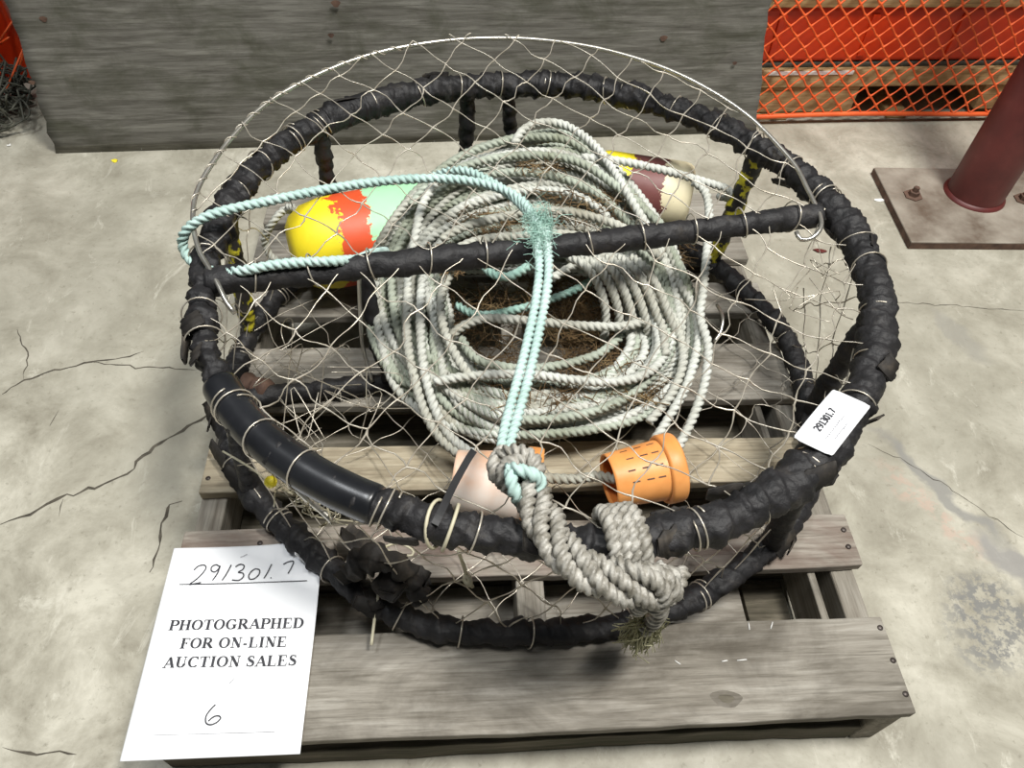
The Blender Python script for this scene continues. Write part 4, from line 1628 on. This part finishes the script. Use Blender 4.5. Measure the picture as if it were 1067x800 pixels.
# ------------------------------------------------------------------ auction sheet
SZ = PZ + .0035
S0 = at(125, 793.4, SZ)
SA = math.radians(5.7)
sx = np.array([math.cos(SA), math.sin(SA), 0])
sy = np.array([-math.sin(SA), math.cos(SA), 0])
PWm, PHm = .2187, .2871
K1, K2 = np.array([.1735, PHm]), np.array([PWm, .2365])
kd = (K2 - K1) / np.linalg.norm(K2 - K1)
kn = np.array([-kd[1], kd[0]])
if kn.sum() < 0: kn = -kn


def sheet(x, y, dz=0.0):
    p = np.array([x, y])
    h = .0015 * math.sin(x * 30) * math.sin(y * 21) + .0012
    d = np.dot(p - K1, kn)
    if d > 0:
        base = p - kn * d
        a = math.radians(112)
        q = base + kn * d * math.cos(a)
        return S0 + sx * q[0] + sy * q[1] + np.array([0, 0, h + d * math.sin(a)])
    lift = .012 * math.exp(d / .02)
    return S0 + sx * x + sy * y + np.array([0, 0, h + lift + dz])


shr = empty('auction_sheet', tuple(S0), SA)
tag(shr, 'white printed auction sheet with handwriting on the pallet corner', 'paper sheet')
m_ = MB()
gx, gy = 60, 80
v, f = [], []
for j in range(gy + 1):
    for i in range(gx + 1): v.append(sheet(PWm * i / gx, PHm * j / gy))
for j in range(gy):
    for i in range(gx):
        a = j * (gx + 1) + i
        f.append((a, a + 1, a + gx + 2, a + gx + 1))
m_.add(v, f)
o = paper = m_.build('paper', M['paper'], shr)
sm = o.modifiers.new('thickness', 'SOLIDIFY')
sm.thickness = .0003
sm.offset = -1
INK = .0012
pl_ = lambda x, y: sheet(x, y, INK)
for s_, (x0, y0, x1, y1) in (('PHOTOGRAPHED', (.0200, .1635, .2035, .1605)), ('FOR ON-LINE', (.0410, .1375, .1835, .1352)), ('AUCTION SALES', (.0250, .1122, .2000, .1098))):
    m_ = MB()
    text_line(m_, s_, x0, y0, x1, y1, .0142, pl_)
    m_.build('printed_line', M['ink'], paper, False)


def lines(pts, n=8):
    Q = []
    P = [np.array([p[0], p[1], 0.0]) for p in pts]
    return [(q[0], q[1]) for q in spline(P, .0012)]


m_ = MB()
hw = [
    [(.036, .2515), (.041, .2575), (.049, .2590), (.0525, .2545), (.049, .2460), (.042, .2370), (.0345, .2300), (.040, .2305), (.050, .2325)],
    [(.0715, .2560), (.066, .2590), (.0605, .2560), (.061, .2500), (.0665, .2480), (.071, .2530), (.0720, .2575), (.0705, .2460), (.0655, .2350)],
    [(.0880, .2580), (.0835, .2440), (.0790, .2345)],
    [(.0945, .2545), (.1000, .2580), (.1065, .2560), (.1060, .2500), (.1000, .2460), (.1070, .2440), (.1085, .2385), (.1030, .2335), (.0930, .2345)],
    [(.1235, .2500), (.1190, .2465), (.1160, .2400), (.1185, .2345), (.1250, .2350), (.1305, .2410), (.1300, .2480), (.1235, .2500)],
    [(.1465, .2560), (.1425, .2440), (.1385, .2345)],
    [(.1478, .2352), (.1486, .2346), (.1492, .2352)],
    [(.1635, .2545), (.1700, .2575), (.1780, .2575), (.1765, .2500), (.1720, .2400)],
    [(.1035, .0630), (.0985, .0570), (.0945, .0490), (.0960, .0410), (.1020, .0385), (.1090, .0410), (.1130, .0460), (.1100, .0490), (.1040, .0480), (.0985, .0430)],
]
for h in hw: stroke(m_, lines(h), .0018, pl_)
m_.build('handwriting', M['ink'], paper, False)
m_ = MB()
stroke(m_, [(.0200, .2300), (.11, .2289), (.2010, .2278)], .0011, pl_)
m_.build('ruled_line', M['ink'], paper, False)
m_ = MB()
stroke(m_, [(.034, .0285), (.11, .0279), (.184, .0273)], .0006, pl_)
m_.build('faint_line', M['greyink'], paper, False)
m_ = MB()
stroke(m_, [(.099, .2690), (.104, .2712), (.108, .2735)], .0010, pl_)
m_.build('tick_mark', M['greyink'], paper, False)
m_ = MB()
stroke(m_, [(.116, .0890), (.1185, .0925), (.121, .0960)], .0009, pl_)
m_.build('tick_mark', M['greyink'], paper, False)

# ------------------------------------------------------------------ white tag on the ring
TZ = UZ + .029
c_ = [at(826, 456, TZ), at(868.5, 405, TZ), at(907, 427, TZ), at(867, 475.5, TZ)]
tx = c_[1] - c_[0]
TL_ = np.linalg.norm(tx)
tx /= TL_
ty = c_[0] - c_[3]
TH_ = np.linalg.norm(ty)
ty = ty / TH_
org = c_[3]


def tagp(x, y, dz=0.0):
    q = .0055 * math.sin(math.pi * min(max(x / TL_, 0), 1)) * (.3 + .7 * y / TH_)
    return org + tx * x + ty * y + np.array([0, 0, q + dz])


tg = empty('lot_tag', tuple(org))
tag(tg, 'small white printed lot tag lying on the right side of the upper ring', 'tag')
m_ = MB()
v, f = [], []
cr = .004
for j in range(13):
    for i in range(25):
        x, y = TL_ * i / 24, TH_ * j / 12
        ax, ay = min(x, TL_ - x), min(y, TH_ - y)
        if ax < cr and ay < cr:
            k = 1 - .29 * (1 - max(ax, ay) / cr)
            if i in (0, 24): x += cr * .3 * (1 if i == 0 else -1)
            if j in (0, 12): y += cr * .3 * (1 if j == 0 else -1)
        v.append(tagp(x, y))
for j in range(12):
    for i in range(24):
        a = j * 25 + i
        f.append((a, a + 1, a + 26, a + 25))
m_.add(v, f)
o = card = m_.build('card', M['paper'], tg)
sm = o.modifiers.new('thickness', 'SOLIDIFY')
sm.thickness = .0005
sm.offset = -1
SANS = {
    '2': (.6, [arc(.28, .72, .2, .25, 165, -35, 14) + [(.08, .05)], [(.08, .05), (.5, .05)]]),
    '9': (.6, [arc(.29, .68, .2, .27, 0, 360, 20), [(.49, .68), (.48, .35), (.36, .1), (.14, .05)]]),
    '1': (.46, [[(.10, .80), (.26, .97), (.26, .03)], [(.08, .05), (.42, .05)]]),
    '3': (.6, [arc(.27, .73, .19, .23, 150, -90, 14), arc(.27, .27, .22, .24, 90, -150, 14)]),
    '0': (.62, [arc(.3, .5, .2, .46, 0, 360, 22)]),
    '.': (.46, [[(.23, -.02), (.23, .24)]]),
    '7': (.58, [[(.07, .94), (.5, .94)], [(.49, .94), (.3, .5), (.2, .02)]]),
}
m_ = MB()
cur = 0
k = .0098
for ch in '291301.7':
    w, st = SANS[ch]
    for pts in st:
        if len(pts) == 2: pts = [pts[0], ((pts[0][0] + pts[1][0]) / 2, (pts[0][1] + pts[1][1]) / 2), pts[1]]
        stroke(m_, [(.024 + (cur + a) * k, TH_ - .0200 + b * .0088) for a, b in pts], .0019, lambda x, y: tagp(x, y, .0009))
    cur += w
m_.build('printed_number', M['ink'], card, False)
m_ = MB()
rg = random.Random(3)
for row, (y, xa, xb_) in enumerate([(TH_ - .0300, .020, .066), (TH_ - .0385, .026, .056)]):
    x = xa
    while x < xb_:
        w = rg.uniform(.0015, .003)
        stroke(m_, [(x, y), (x + w / 2, y + rg.uniform(-.0006, .0006)), (x + w, y)], .0016, lambda a, b: tagp(a, b, .0009))
        x += w + .0014
m_.build('faint_print', M['greyink'], card, False)

# ------------------------------------------------------------------ small litter
def chip(px, size, mat, name, label, cat, seed, z=0.0, rise=.004):
    r = random.Random(seed)
    p = at(*px, z)
    o = MB()
    n = 9
    top = [p + np.array([size[0] * math.cos(t) * r.uniform(.6, 1), size[1] * math.sin(t) * r.uniform(.6, 1), .001 + rise * r.random()]) for t in np.linspace(0, 6.28, n, endpoint=False)]
    bot = [q - np.array([0, 0, q[2] - z - .0003]) if q[2] - z < .003 else q - np.array([0, 0, .0015]) for q in top]
    v = top + bot + [p + np.array([0, 0, rise * .7 + .001])]
    f = [(i, (i + 1) % n, 2 * n) for i in range(n)] + [(i, n + i, n + (i + 1) % n, (i + 1) % n) for i in range(n)] + [tuple(range(2 * n - 1, n - 1, -1))]
    o.add(v, f)
    return tag(o.build(name, M[mat], None, False), label, cat)


chip((120, 168), (.010, .008), 'yellow', 'yellow_scrap', 'tiny yellow scrap on the floor in front of the plywood', 'scrap', 1)
chip((916, 209), (.016, .007), 'white', 'white_scrap', 'small white scrap on the floor left of the column base plate', 'scrap', 2)
chip((855, 262), (.022, .008), 'steel_red', 'dry_leaf', 'reddish brown leaf fragment on the floor right of the crossbar end', 'leaf', 3)
chip((10, 152), (.006, .006), 'white', 'pale_scrap', 'tiny pale scrap on the floor beside the tangled net heap', 'scrap', 4)
